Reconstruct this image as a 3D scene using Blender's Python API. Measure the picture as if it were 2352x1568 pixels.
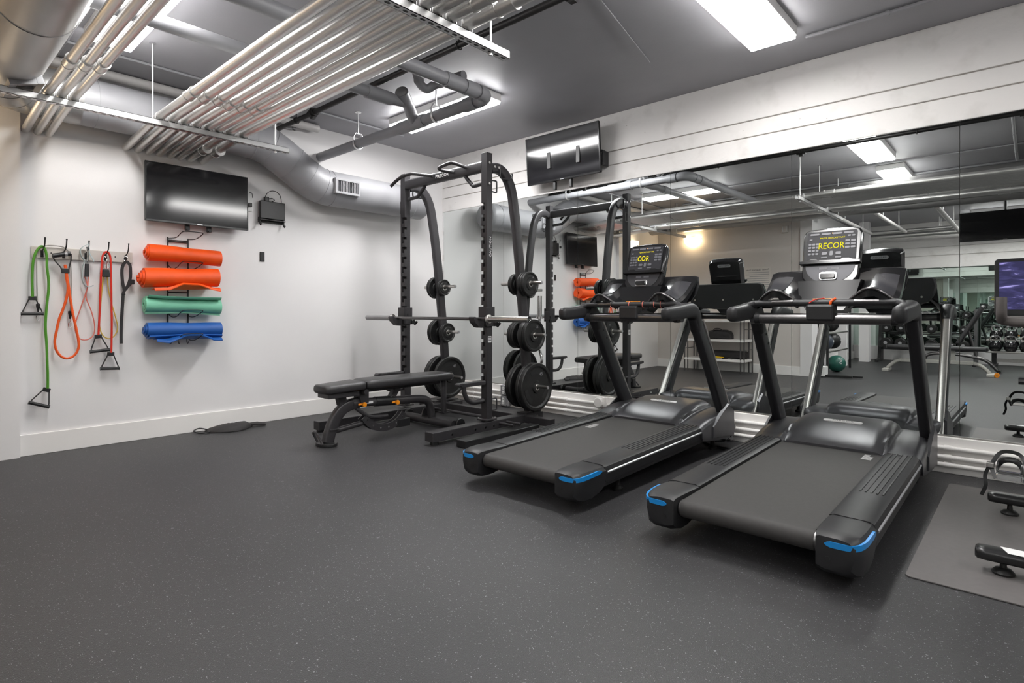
import bpy, bmesh, math, random
from mathutils import Vector, Matrix
random.seed(7)
for _o in list(bpy.data.objects): bpy.data.objects.remove(_o)
SC = bpy.context.scene
COL = SC.collection
PI = math.pi

# ---------------------------------------------------------------- camera, world, exposure
cam_data = bpy.data.cameras.new('camera')
cam = bpy.data.objects.new('camera', cam_data)
COL.objects.link(cam)
cam.location = (5.434, -4.693, 1.05)
cam.rotation_euler = (PI/2, 0, math.radians(42.28))
cam_data.sensor_width = 36.0
cam_data.lens = 20.1
cam_data.shift_y = -0.0289
cam_data.clip_start = 0.05
SC.camera = cam

world = bpy.data.worlds.new('world'); SC.world = world
world.use_nodes = True
world.node_tree.nodes['Background'].inputs[0].default_value = (0.8, 0.85, 0.9, 1)
world.node_tree.nodes['Background'].inputs[1].default_value = 0.1
SC.view_settings.view_transform = 'Standard'
SC.view_settings.look = 'None'
SC.view_settings.gamma = 1.0
SC.view_settings.use_curve_mapping = False
SC.view_settings.exposure = 0.0
SC.cycles.use_denoising = True
SC.cycles.max_bounces = 12
SC.cycles.diffuse_bounces = 8
SC.cycles.glossy_bounces = 8
SC.cycles.sample_clamp_indirect = 6.0
LIGHT_POWER = 40.0        # emission of the ceiling light diffusers
SCONCE_POWER = 26.0

# ---------------------------------------------------------------- materials
MATS = {}
def mat(name, col, rough=0.5, metal=0.0, noise=0.0, nscale=30.0, bump=0.0, bscale=200.0, spec=0.5, coat=0.0, emit=None, estr=0.0, rvar=0.0):
    m = bpy.data.materials.new(name); m.use_nodes = True
    nt = m.node_tree; b = nt.nodes['Principled BSDF']
    c = (col[0], col[1], col[2], 1)
    b.inputs['Base Color'].default_value = c
    b.inputs['Roughness'].default_value = rough
    b.inputs['Metallic'].default_value = metal
    b.inputs['Specular IOR Level'].default_value = spec
    b.inputs['Coat Weight'].default_value = coat
    if emit is not None:
        b.inputs['Emission Color'].default_value = (*emit, 1); b.inputs['Emission Strength'].default_value = estr
    tc = nt.nodes.new('ShaderNodeTexCoord')
    if noise > 0 or rvar > 0:
        n = nt.nodes.new('ShaderNodeTexNoise'); n.inputs['Scale'].default_value = nscale; n.inputs['Detail'].default_value = 4
        nt.links.new(tc.outputs['Object'], n.inputs['Vector'])
        if noise > 0:
            r = nt.nodes.new('ShaderNodeValToRGB')
            r.color_ramp.elements[0].position = 0.3; r.color_ramp.elements[1].position = 0.7
            r.color_ramp.elements[0].color = tuple(max(0, x*(1-noise)) for x in col)+(1,)
            r.color_ramp.elements[1].color = tuple(min(1, x*(1+noise)) for x in col)+(1,)
            nt.links.new(n.outputs['Fac'], r.inputs['Fac']); nt.links.new(r.outputs['Color'], b.inputs['Base Color'])
        if rvar > 0:
            mr = nt.nodes.new('ShaderNodeMapRange')
            mr.inputs['From Min'].default_value = 0.3; mr.inputs['From Max'].default_value = 0.7
            mr.inputs['To Min'].default_value = max(0.02, rough-rvar); mr.inputs['To Max'].default_value = min(1, rough+rvar)
            nt.links.new(n.outputs['Fac'], mr.inputs['Value']); nt.links.new(mr.outputs['Result'], b.inputs['Roughness'])
    if bump > 0:
        n2 = nt.nodes.new('ShaderNodeTexNoise'); n2.inputs['Scale'].default_value = bscale; n2.inputs['Detail'].default_value = 3
        bp = nt.nodes.new('ShaderNodeBump'); bp.inputs['Strength'].default_value = bump; bp.inputs['Distance'].default_value = 0.01
        nt.links.new(tc.outputs['Object'], n2.inputs['Vector']); nt.links.new(n2.outputs['Fac'], bp.inputs['Height'])
        nt.links.new(bp.outputs['Normal'], b.inputs['Normal'])
    MATS[name] = m
    return m

def emis(name, col, strength):
    m = bpy.data.materials.new(name); m.use_nodes = True
    nt = m.node_tree; nt.nodes.remove(nt.nodes['Principled BSDF'])
    e = nt.nodes.new('ShaderNodeEmission'); e.inputs[0].default_value = (*col, 1); e.inputs[1].default_value = strength
    nt.links.new(e.outputs[0], nt.nodes['Material Output'].inputs[0])
    MATS[name] = m
    return m

def floor_material():
    m = mat('rubber_floor', (0.06, 0.06, 0.063), 0.45, 0, bump=0.25, bscale=260, spec=0.5)
    nt = m.node_tree; b = nt.nodes['Principled BSDF']
    tc = nt.nodes.new('ShaderNodeTexCoord')
    mp = nt.nodes.new('ShaderNodeMapping'); mp.inputs['Scale'].default_value = (1, 1, 1)
    nt.links.new(tc.outputs['Object'], mp.inputs['Vector'])
    wob = nt.nodes.new('ShaderNodeTexNoise'); wob.inputs['Scale'].default_value = 55; wob.inputs['Detail'].default_value = 2
    nt.links.new(mp.outputs['Vector'], wob.inputs['Vector'])
    mixv = nt.nodes.new('ShaderNodeMix'); mixv.data_type = 'VECTOR'; mixv.inputs['Factor'].default_value = 0.03
    nt.links.new(mp.outputs['Vector'], mixv.inputs['A']); nt.links.new(wob.outputs['Color'], mixv.inputs['B'])
    # fine pale flecks, one to a Voronoi cell, most cells left bare
    v = nt.nodes.new('ShaderNodeTexVoronoi'); v.inputs['Scale'].default_value = 165
    nt.links.new(mixv.outputs['Result'], v.inputs['Vector'])
    fl = nt.nodes.new('ShaderNodeMath'); fl.operation = 'LESS_THAN'; fl.inputs[1].default_value = 0.27
    nt.links.new(v.outputs['Distance'], fl.inputs[0])
    sep = nt.nodes.new('ShaderNodeSeparateColor'); nt.links.new(v.outputs['Color'], sep.inputs[0])
    pick = nt.nodes.new('ShaderNodeMath'); pick.operation = 'GREATER_THAN'; pick.inputs[1].default_value = 0.74
    nt.links.new(sep.outputs[0], pick.inputs[0])
    mul = nt.nodes.new('ShaderNodeMath'); mul.operation = 'MULTIPLY'
    nt.links.new(fl.outputs[0], mul.inputs[0]); nt.links.new(pick.outputs[0], mul.inputs[1])
    br = nt.nodes.new('ShaderNodeMath'); br.operation = 'MULTIPLY'
    nt.links.new(mul.outputs[0], br.inputs[0]); nt.links.new(sep.outputs[1], br.inputs[1])
    # broad scuffing
    n = nt.nodes.new('ShaderNodeTexNoise'); n.inputs['Scale'].default_value = 1.1; n.inputs['Detail'].default_value = 5
    nt.links.new(tc.outputs['Object'], n.inputs['Vector'])
    r = nt.nodes.new('ShaderNodeValToRGB')
    r.color_ramp.elements[0].position = 0.3; r.color_ramp.elements[1].position = 0.75
    r.color_ramp.elements[0].color = (0.030, 0.0295, 0.0315, 1); r.color_ramp.elements[1].color = (0.043, 0.042, 0.0445, 1)
    nt.links.new(n.outputs['Fac'], r.inputs['Fac'])
    g = nt.nodes.new('ShaderNodeTexNoise'); g.inputs['Scale'].default_value = 300; g.inputs['Detail'].default_value = 2
    nt.links.new(tc.outputs['Object'], g.inputs['Vector'])
    gm = nt.nodes.new('ShaderNodeMix'); gm.data_type = 'RGBA'; gm.blend_type = 'MULTIPLY'; gm.inputs['Factor'].default_value = 0.5
    nt.links.new(r.outputs['Color'], gm.inputs['A']); nt.links.new(g.outputs['Color'], gm.inputs['B'])
    dbl = nt.nodes.new('ShaderNodeMix'); dbl.data_type = 'RGBA'
    nt.links.new(br.outputs[0], dbl.inputs['Factor']); nt.links.new(gm.outputs['Result'], dbl.inputs['A'])
    dbl.inputs['B'].default_value = (0.33, 0.33, 0.35, 1)
    nt.links.new(dbl.outputs['Result'], b.inputs['Base Color'])
    return m

def concrete_material():
    m = mat('painted_concrete', (0.74, 0.72, 0.70), 0.6, 0, bump=0.5, bscale=14, spec=0.3)
    nt = m.node_tree; b = nt.nodes['Principled BSDF']
    tc = nt.nodes.new('ShaderNodeTexCoord')
    n = nt.nodes.new('ShaderNodeTexNoise'); n.inputs['Scale'].default_value = 5; n.inputs['Detail'].default_value = 8
    nt.links.new(tc.outputs['Object'], n.inputs['Vector'])
    r = nt.nodes.new('ShaderNodeValToRGB')
    r.color_ramp.elements[0].position = 0.30; r.color_ramp.elements[1].position = 0.46
    r.color_ramp.elements[0].color = (0.68, 0.66, 0.64, 1); r.color_ramp.elements[1].color = (0.77, 0.75, 0.735, 1)
    nt.links.new(n.outputs['Fac'], r.inputs['Fac'])
    v = nt.nodes.new('ShaderNodeTexVoronoi'); v.inputs['Scale'].default_value = 9
    nt.links.new(tc.outputs['Object'], v.inputs['Vector'])
    lt = nt.nodes.new('ShaderNodeMath'); lt.operation = 'LESS_THAN'; lt.inputs[1].default_value = 0.035
    nt.links.new(v.outputs['Distance'], lt.inputs[0])
    mx = nt.nodes.new('ShaderNodeMix'); mx.data_type = 'RGBA'
    nt.links.new(lt.outputs[0], mx.inputs['Factor']); nt.links.new(r.outputs['Color'], mx.inputs['A'])
    mx.inputs['B'].default_value = (0.38, 0.35, 0.32, 1)
    nt.links.new(mx.outputs['Result'], b.inputs['Base Color'])
    return m

FLOOR_M = floor_material()
CONC = concrete_material()
WALL_M = mat('wall_paint', (0.80, 0.785, 0.785), 0.55, noise=0.015, nscale=2.0, bump=0.04, bscale=180, spec=0.3)
WALLB_M = mat('wall_paint_back', (0.62, 0.58, 0.55), 0.5, noise=0.02, nscale=2.0, bump=0.04, bscale=180, spec=0.3)
TRIM_M = mat('trim_paint', (0.85, 0.83, 0.81), 0.35, noise=0.01, nscale=5)
CEIL_M = mat('ceiling_paint', (0.315, 0.312, 0.332), 0.45, noise=0.06, nscale=1.6, bump=0.06, bscale=60, spec=0.4)
DUCT_M = mat('duct_paint', (0.29, 0.29, 0.305), 0.42, noise=0.03, nscale=8, spec=0.5)
PVC_M = mat('grey_pipe_paint', (0.23, 0.23, 0.245), 0.42, noise=0.04, nscale=10)
GALV = mat('galvanised_steel', (0.80, 0.79, 0.77), 0.36, 1.0, noise=0.04, nscale=3, rvar=0.05)
STRUT_M = mat('strut_steel', (0.84, 0.84, 0.84), 0.42, 0.9, noise=0.03, nscale=40)
DARKSTEEL = mat('dark_duct_steel', (0.34, 0.335, 0.33), 0.38, 0.7, noise=0.08, nscale=6, rvar=0.06)
BLACKPIPE = mat('black_iron_pipe', (0.018, 0.017, 0.017), 0.4, 0.3, noise=0.2, nscale=30)
WHITEPIPE = mat('pale_pipe_paint', (0.62, 0.60, 0.59), 0.4, noise=0.03)
MIRROR = mat('mirror_glass', (0.80, 0.83, 0.82), 0.0, 1.0)
MIRROR_EDGE = mat('mirror_edge', (0.25, 0.32, 0.30), 0.15, 0.3, noise=0.05)
RACKGREY = mat('rack_powder_coat', (0.038, 0.036, 0.039), 0.42, 0.25, noise=0.08, nscale=60, bump=0.05, bscale=600)
BENCHPAD = mat('bench_vinyl', (0.030, 0.029, 0.031), 0.38, noise=0.1, nscale=40, bump=0.12, bscale=500)
BLACK = mat('black_plastic', (0.012, 0.012, 0.013), 0.4, noise=0.1, nscale=50)
BLACKGLOSS = mat('glossy_black_plastic', (0.010, 0.010, 0.011), 0.16, noise=0.05, nscale=20)
CHARCOAL = mat('charcoal_plastic', (0.018, 0.018, 0.0195), 0.46, spec=0.38, noise=0.08, nscale=30, bump=0.05, bscale=500)
HOODM = mat('hood_plastic', (0.060, 0.060, 0.066), 0.36, 0.5, noise=0.05, nscale=12)
RUBBER = mat('black_rubber', (0.011, 0.011, 0.011), 0.45, spec=0.4, noise=0.12, nscale=60, bump=0.1, bscale=300)
BELT = mat('tread_belt', (0.045, 0.043, 0.042), 0.6, spec=0.3, noise=0.07, nscale=60, bump=0.08, bscale=700)
CHROME = mat('chrome', (0.82, 0.82, 0.82), 0.12, 1.0, noise=0.02)
STEEL = mat('brushed_steel', (0.60, 0.58, 0.56), 0.28, 1.0, noise=0.06, nscale=80)
DSTEEL = mat('dark_steel', (0.16, 0.155, 0.155), 0.32, 1.0, noise=0.08, nscale=90)
WHITEP = mat('white_plastic', (0.78, 0.78, 0.77), 0.35, noise=0.01)
GREYP = mat('grey_plastic', (0.30, 0.30, 0.31), 0.38, noise=0.04)
SILVERP = mat('silver_plastic', (0.45, 0.45, 0.47), 0.3, 0.7, noise=0.04)
BOXGREY = mat('grey_cast_metal', (0.33, 0.33, 0.34), 0.4, 0.5, noise=0.1)
BLUE_STRIP = mat('blue_strip', (0.01, 0.22, 0.58), 0.3, noise=0.03)
ORANGEK = mat('orange_knob', (0.85, 0.28, 0.01), 0.35, noise=0.05)
ORANGE = mat('orange_mat_foam', (0.82, 0.085, 0.005), 0.45, noise=0.05, nscale=10, bump=0.05, bscale=400)
MINT = mat('mint_mat_foam', (0.20, 0.56, 0.38), 0.5, noise=0.04, nscale=10, bump=0.05, bscale=400)
BLUE = mat('blue_mat_foam', (0.008, 0.085, 0.34), 0.5, noise=0.05, nscale=10, bump=0.05, bscale=400)
GREENT = mat('green_tubing', (0.075, 0.27, 0.02), 0.35, noise=0.06)
ORANGET = mat('orange_tubing', (0.80, 0.10, 0.01), 0.35, noise=0.06)
REDT = mat('red_tubing', (0.62, 0.025, 0.01), 0.35, noise=0.06)
SALMON = mat('salmon_tubing', (0.62, 0.16, 0.12), 0.35, noise=0.06)
YELLOWT = mat('yellow_tubing', (0.55, 0.38, 0.06), 0.35, noise=0.06)
YELLOWB = mat('yellow_band', (0.85, 0.55, 0.01), 0.4, noise=0.05)
PALEBLUE = mat('pale_blue_strap', (0.45, 0.54, 0.56), 0.6, noise=0.05, bump=0.1, bscale=600)
GREYCORD = mat('grey_cord', (0.36, 0.34, 0.32), 0.45, noise=0.05)
WEBBING = mat('black_webbing', (0.020, 0.018, 0.019), 0.65, noise=0.15, nscale=90, bump=0.15, bscale=800)
RAILWOOD = mat('cream_rail_paint', (0.58, 0.54, 0.50), 0.5, noise=0.04, nscale=14)
SCREEN = mat('tv_screen', (0.012, 0.012, 0.014), 0.10, noise=0.03, spec=0.5)
SCREENB = mat('tv_bezel', (0.010, 0.010, 0.011), 0.22, noise=0.05)
YTEXT = emis('display_text', (0.95, 0.82, 0.02), 1.1)
WTEXT = mat('white_print', (0.75, 0.75, 0.75), 0.5, noise=0.02)
DTEXT = mat('dark_print', (0.03, 0.03, 0.035), 0.5, noise=0.02)
PANELGLASS = mat('console_overlay', (0.030, 0.030, 0.034), 0.38, noise=0.05, spec=0.16)
KEYM = mat('console_key', (0.12, 0.12, 0.135), 0.35, noise=0.04)
BIKEMAT = mat('bike_mat_vinyl', (0.115, 0.107, 0.105), 0.55, noise=0.05, nscale=40, bump=0.08, bscale=500)
BIKEBLACK = mat('bike_black', (0.016, 0.016, 0.017), 0.28, 0.2, noise=0.06)
GRIP = mat('bike_grip', (0.085, 0.075, 0.072), 0.6, noise=0.06, bump=0.1, bscale=400)
TRAYL = mat('tray_liner_gloss', (0.035, 0.035, 0.040), 0.22, noise=0.04)
UPR = mat('upright_paint', (0.022, 0.022, 0.025), 0.34, 0.2, noise=0.06, nscale=30)
FARMIRROR = mat('far_mirror_glass', (0.68, 0.80, 0.74), 0.0, 1.0)
LENS = emis('light_diffuser', (1.0, 0.985, 0.965), LIGHT_POWER)
LENSB = emis('light_diffuser_bright', (1.0, 0.99, 0.985), 52.0)
LENSF = mat('light_frame', (0.80, 0.79, 0.78), 0.4, noise=0.01)
GLOBE = emis('sconce_glass', (1.0, 0.72, 0.42), SCONCE_POWER)
GLOBE2 = emis('sconce_glass_dim', (1.0, 0.78, 0.52), 7.0)
CREAM = mat('cream_bench_steel', (0.55, 0.54, 0.50), 0.35, 0.2, noise=0.03)
GREENBALL = mat('green_ball_rubber', (0.02, 0.11, 0.085), 0.35, noise=0.06)
BLUEBALL = mat('slate_ball_rubber', (0.05, 0.06, 0.085), 0.3, noise=0.06)
REDBALL = mat('brick_red_rubber', (0.20, 0.03, 0.02), 0.4, noise=0.06)
PAPER = mat('notice_paper', (0.66, 0.62, 0.58), 0.6, noise=0.01)
GLASSG = mat('green_glass', (0.05, 0.14, 0.11), 0.08, noise=0.05, spec=0.8)

# ---------------------------------------------------------------- builders
ORG = {}
class B:
    """collects shapes (in world coordinates) and links them as ONE mesh object"""
    def __init__(s, xf=None):
        s.bm = bmesh.new(); s.xf = xf
    def _v(s, p):
        p = Vector(p)
        if s.xf is not None: p = s.xf @ p
        return s.bm.verts.new(p)
    def _f(s, vs):
        try: return s.bm.faces.new(vs)
        except ValueError: return None
    def _merge(s, tb):
        m = {}
        for v in tb.verts: m[v] = s._v(v.co)
        for f in tb.faces: s._f([m[v] for v in f.verts])
        tb.free()
    def box(s, x0, x1, y0, y1, z0, z1, bev=0.0, seg=2):
        if x1 < x0: x0, x1 = x1, x0
        if y1 < y0: y0, y1 = y1, y0
        if z1 < z0: z0, z1 = z1, z0
        tb = bmesh.new()
        bmesh.ops.create_cube(tb, size=1.0)
        for v in tb.verts:
            v.co = Vector(((x0+x1)/2+v.co.x*(x1-x0), (y0+y1)/2+v.co.y*(y1-y0), (z0+z1)/2+v.co.z*(z1-z0)))
        if bev > 0:
            bev = min(bev, 0.49*min(x1-x0, y1-y0, z1-z0))
            bmesh.ops.bevel(tb, geom=list(tb.edges), offset=bev, segments=seg, profile=0.5, affect='EDGES')
        s._merge(tb); return s
    def ring(s, c, u, w, ru, rw, n, ph=0.0):
        return [s._v(c + u*(ru*math.cos(2*PI*i/n+ph)) + w*(rw*math.sin(2*PI*i/n+ph))) for i in range(n)]
    def skin(s, rings, caps=True, closed=False):
        n = len(rings[0])
        rr = list(rings)+([rings[0]] if closed else [])
        for a, b in zip(rr[:-1], rr[1:]):
            for i in range(n):
                s._f([a[i], a[(i+1) % n], b[(i+1) % n], b[i]])
        if caps and not closed:
            s._f(list(reversed(rings[0]))); s._f(list(rings[-1]))
        return s
    def cyl(s, p0, p1, r0, r1=None, n=16, caps=True):
        p0 = Vector(p0); p1 = Vector(p1); r1 = r0 if r1 is None else r1
        d = (p1-p0).normalized()
        u = d.orthogonal().normalized(); w = d.cross(u)
        s.skin([s.ring(p0, u, w, r0, r0, n), s.ring(p1, u, w, r1, r1, n)], caps); return s
    def lathe(s, prof, origin, axis=(0, 0, 1), n=24, caps=False):
        o = Vector(origin); d = Vector(axis).normalized(); u = d.orthogonal().normalized(); w = d.cross(u)
        s.skin([s.ring(o+d*z, u, w, max(r, 1e-4), max(r, 1e-4), n) for r, z in prof], caps); return s
    def tube(s, pts, r, n=10, closed=False, flat=None, up=None, ph=0.0, caps=True):
        """sweep along points; flat=(a,b) gives an elliptical / flat section with 'up' as its second axis"""
        P = [Vector(p) for p in pts]; N = len(P); rings = []
        prev = None
        for i in range(N):
            if closed: t = P[(i+1) % N]-P[i-1]
            else: t = P[min(i+1, N-1)]-P[max(i-1, 0)]
            t.normalize()
            if up is not None:
                w = Vector(up); w = (w - t*w.dot(t)).normalized(); u = w.cross(t)
            else:
                if prev is None: u = t.orthogonal().normalized()
                else:
                    u = prev - t*prev.dot(t); u.normalize()
                w = t.cross(u)
            prev = u
            ri = r[i] if isinstance(r, (list, tuple)) else r
            a, b = (ri, ri) if flat is None else (flat[0], flat[1])
            if flat is not None and isinstance(r, (list, tuple)): a, b = flat[0]*ri, flat[1]*ri
            rings.append(s.ring(P[i], u, w, a, b, n, ph))
        s.skin(rings, caps, closed); return s
    def strap(s, pts, width, thick, up):
        """flat strap: rectangular section, width across, thickness along 'up'"""
        P = [Vector(p) for p in pts]; N = len(P); rings = []
        for i in range(N):
            t = (P[min(i+1, N-1)]-P[max(i-1, 0)]).normalized()
            w = Vector(up); w = (w - t*w.dot(t)).normalized(); u = w.cross(t)
            rings.append([s._v(P[i]+u*a+w*b) for a, b in ((width/2, thick/2), (-width/2, thick/2), (-width/2, -thick/2), (width/2, -thick/2))])
        s.skin(rings, True); return s
    def prism(s, poly, axis, a0, a1, bev=0.0):
        """extrude a 2D polygon along axis; poly holds the two other coordinates in x,y,z order"""
        def P(p, a):
            return {'x': (a, p[0], p[1]), 'y': (p[0], a, p[1]), 'z': (p[0], p[1], a)}[axis]
        tb = bmesh.new()
        A = [tb.verts.new(P(p, a0)) for p in poly]; C = [tb.verts.new(P(p, a1)) for p in poly]
        n = len(poly)
        tb.faces.new(A); tb.faces.new(list(reversed(C)))
        for i in range(n): tb.faces.new([A[i], C[i], C[(i+1) % n], A[(i+1) % n]])
        bmesh.ops.recalc_face_normals(tb, faces=list(tb.faces))
        if bev > 0:
            bmesh.ops.bevel(tb, geom=[e for e in tb.edges], offset=bev, segments=2, profile=0.5, affect='EDGES', clamp_overlap=True)
        s._merge(tb); return s
    def sphere(s, c, r, u=16, v=10, scale=(1, 1, 1)):
        tb = bmesh.new(); bmesh.ops.create_uvsphere(tb, u_segments=u, v_segments=v, radius=r)
        for q in tb.verts: q.co = Vector((c[0]+q.co.x*scale[0], c[1]+q.co.y*scale[1], c[2]+q.co.z*scale[2]))
        s._merge(tb); return s
    def loft(s, sections, caps=True, closed=False):
        rings = [[s._v(p) for p in sec] for sec in sections]
        s.skin(rings, caps, closed); return s
    def grid(s, rows):
        R = [[s._v(p) for p in row] for row in rows]
        for a, b in zip(R[:-1], R[1:]):
            for i in range(len(a)-1): s._f([a[i], a[i+1], b[i+1], b[i]])
        return s
    def build(s, name, material, parent=None, smooth=True, ang=35.0, at=None, local=False):
        bm = s.bm
        bmesh.ops.remove_doubles(bm, verts=list(bm.verts), dist=1e-6)
        bmesh.ops.recalc_face_normals(bm, faces=list(bm.faces))
        off = Vector((0, 0, 0))
        if parent is not None and not local: off = ORG[parent.name]
        elif at is not None and not local: off = Vector(at)
        if off.length > 0: bmesh.ops.translate(bm, vec=-off, verts=list(bm.verts))
        if smooth:
            lim = math.radians(ang)
            for f in bm.faces: f.smooth = True
            for e in bm.edges:
                if len(e.link_faces) == 2 and e.calc_face_angle(0) > lim: e.smooth = False
        me = bpy.data.meshes.new(name); bm.to_mesh(me); bm.free()
        me.materials.append(material)
        o = bpy.data.objects.new(name, me); COL.objects.link(o)
        if parent is not None:
            o.parent = parent; ORG[o.name] = ORG[parent.name]
        else:
            o.location = Vector(at) if at is not None else Vector((0, 0, 0)); ORG[o.name] = Vector(o.location)
        return o

def tag(o, label=None, cat=None, group=None, kind=None):
    if label: o['label'] = label
    if cat: o['category'] = cat
    if group: o['group'] = group
    if kind: o['kind'] = kind
    return o
def thing(name, label, cat, loc=(0, 0, 0), group=None):
    o = bpy.data.objects.new(name, None); COL.objects.link(o)
    o.empty_display_size = 0.1; o.location = loc
    ORG[o.name] = Vector(loc)
    return tag(o, label, cat, group)
def struct(name, b, m, smooth=False):
    o = b.build(name, m, None, smooth=smooth); o['kind'] = 'structure'; return o
def copy_tree(o, parent=None, loc=None, label=None, rotz=None):
    c = o.copy(); COL.objects.link(c)
    if parent is not None: c.parent = parent
    if loc is not None: c.location = loc
    if rotz is not None: c.rotation_euler = (0, 0, rotz)
    if label: c['label'] = label
    ORG[c.name] = ORG[o.name]
    for ch in list(o.children): copy_tree(ch, c)
    return c
def text(name, string, size, m, parent, org, right, up, extrude=0.0006, align='CENTER', world=True, xscale=1.0):
    cu = bpy.data.curves.new(name, 'FONT'); cu.body = string; cu.size = size; cu.extrude = extrude
    cu.align_x = align; cu.align_y = 'CENTER'; cu.resolution_u = 2
    t = bpy.data.objects.new(name+'_tmp', cu); COL.objects.link(t)
    dg = bpy.context.evaluated_depsgraph_get(); dg.update()
    me = bpy.data.meshes.new_from_object(t.evaluated_get(dg))
    bpy.data.objects.remove(t); bpy.data.curves.remove(cu)
    r = Vector(right).normalized(); u = Vector(up).normalized(); n = r.cross(u)
    off = ORG[parent.name] if world else Vector((0, 0, 0))
    M = Matrix(((r.x*xscale, u.x, n.x, org[0]-off.x), (r.y*xscale, u.y, n.y, org[1]-off.y), (r.z*xscale, u.z, n.z, org[2]-off.z), (0, 0, 0, 1)))
    me.transform(M); me.materials.clear(); me.materials.append(m); me.name = name
    o = bpy.data.objects.new(name, me); COL.objects.link(o); o.parent = parent; ORG[o.name] = ORG[parent.name]
    return o
def arc(c, r, a0, a1, n, plane='yz'):
    out = []
    for i in range(n+1):
        a = math.radians(a0+(a1-a0)*i/n); p, q = r*math.cos(a), r*math.sin(a)
        out.append({'yz': (c[0], c[1]+p, c[2]+q), 'xz': (c[0]+p, c[1], c[2]+q), 'xy': (c[0]+p, c[1]+q, c[2])}[plane])
    return out
def smooth_path(pts, sub=6, closed=False):
    """Catmull-Rom through the points"""
    P = [Vector(p) for p in pts]; N = len(P); out = []
    rng = range(N) if closed else range(N-1)
    for i in rng:
        if closed: a, b, c, d = P[i-1], P[i], P[(i+1) % N], P[(i+2) % N]
        else: a, b, c, d = P[max(i-1, 0)], P[i], P[i+1], P[min(i+2, N-1)]
        for k in range(sub):
            t = k/sub
            out.append(0.5*((2*b)+(c-a)*t+(2*a-5*b+4*c-d)*t*t+(3*b-a-3*c+d)*t*t*t))
    if not closed: out.append(P[-1])
    return out
def rrect(cx, cy, w, h, r, n=5):
    """rounded rectangle outline (2D)"""
    o = []
    for (sx, sy, a0) in ((1, 1, 0), (-1, 1, 90), (-1, -1, 180), (1, -1, 270)):
        for i in range(n+1):
            a = math.radians(a0+90*i/n)
            o.append((cx+sx*(w/2-r)+r*math.cos(a), cy+sy*(h/2-r)+r*math.sin(a)))
    return o
# ================================================================= the room
CZ = 2.943                       # ceiling height
XR, YF = 9.0, -10.2              # far ends of the gym (seen only in the mirrors)
struct('floor', B().box(-0.2, XR+0.2, YF-0.2, 0.2, -0.1, 0.0), FLOOR_M)
struct('ceiling', B().box(-0.2, XR+0.2, YF-0.2, 0.2, CZ, CZ+0.12), CEIL_M)
# left wall, with the shallow pilaster past the hook rail
wl = B().box(-0.15, 0.0, -4.03, 0.15, 0, CZ); wl.box(-0.15, 0.05, -5.6, -4.03, 0, CZ)
struct('wall_left', wl, WALL_M)
struct('baseboard_left', B().box(0.0, 0.016, -4.028, -0.03, 0, 0.155, 0.003), TRIM_M)
# mirror wall: board-formed concrete above, painted base below
wr = struct('wall_right', B().box(0.0, XR, 0.022, 0.16, 0, CZ), CONC)
for z0, z1 in ((2.590, CZ), (2.459, 2.581), (2.289, 2.451)):
    B().box(0.0, XR, -0.004, 0.03, z0, z1, 0.004).build('concrete_band', CONC, wr, smooth=False)
base = B().box(0.0, XR, -0.03, 0.03, 0, 0.234, 0.004)
base.build('wall_plinth', TRIM_M, wr, smooth=False)
B().box(0.012, XR, -0.012, 0.012, 0.234, 0.2435).build('mirror_channel', STEEL, wr, smooth=False)
B().box(0.0, 0.014, -0.008, 0.022, 0.236, 2.289).build('corner_strip', WALL_M, wr, smooth=False)
for i in range(6):
    z = 2.02-0.24*i-0.05*(i % 2)
    B().box(0.008, 0.0155, -0.010, -0.006, z-0.02-0.03*(i % 3), z+0.03, 0.002).build('paint_chip', STEEL, wr, smooth=False)
edges = [0.016, 1.041, 2.060, 3.066, 4.069, 5.088, 6.10, 7.11, 8.12, XR]
where = ['at the white wall corner behind the power rack', 'behind the far side of the near rack upright', 'behind the treadmill nearer the rack',
         'between the two treadmills', 'behind the treadmill nearer the bike', 'behind the exercise bike', 'just past the exercise bike',
         'second from the end past the exercise bike', 'at the far end past the exercise bike']
for i in range(9):
    t = B().box(edges[i]+0.0015, edges[i+1]-0.0015, 0.0, 0.010, 0.2435, 2.287).build('mirror_panel', MIRROR, None, smooth=False)
    tag(t, 'tall frameless mirror panel '+where[i], 'mirror', 'mirror panels along the concrete wall')
# service pipes on the plinth
for z, lab in ((0.166, 'topmost cream pipe running along the plinth under the mirrors'), (0.108, 'middle cream pipe running along the plinth under the mirrors'), (0.058, 'lowest cream pipe running along the plinth under the mirrors')):
    t = thing('plinth_pipe', lab, 'pipe', (0, -0.045, z), 'pipes along the mirror wall plinth')
    B().cyl((0.0, -0.047, z), (XR, -0.047, z), 0.0145, n=14).build('pipe_run', TRIM_M, t)
    for x in (0.6, 1.95, 3.3, 5.03, 6.6, 8.0): B().cyl((x-0.02, -0.047, z), (x+0.02, -0.047, z), 0.019, n=14).build('pipe_coupling', TRIM_M, t)
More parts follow.
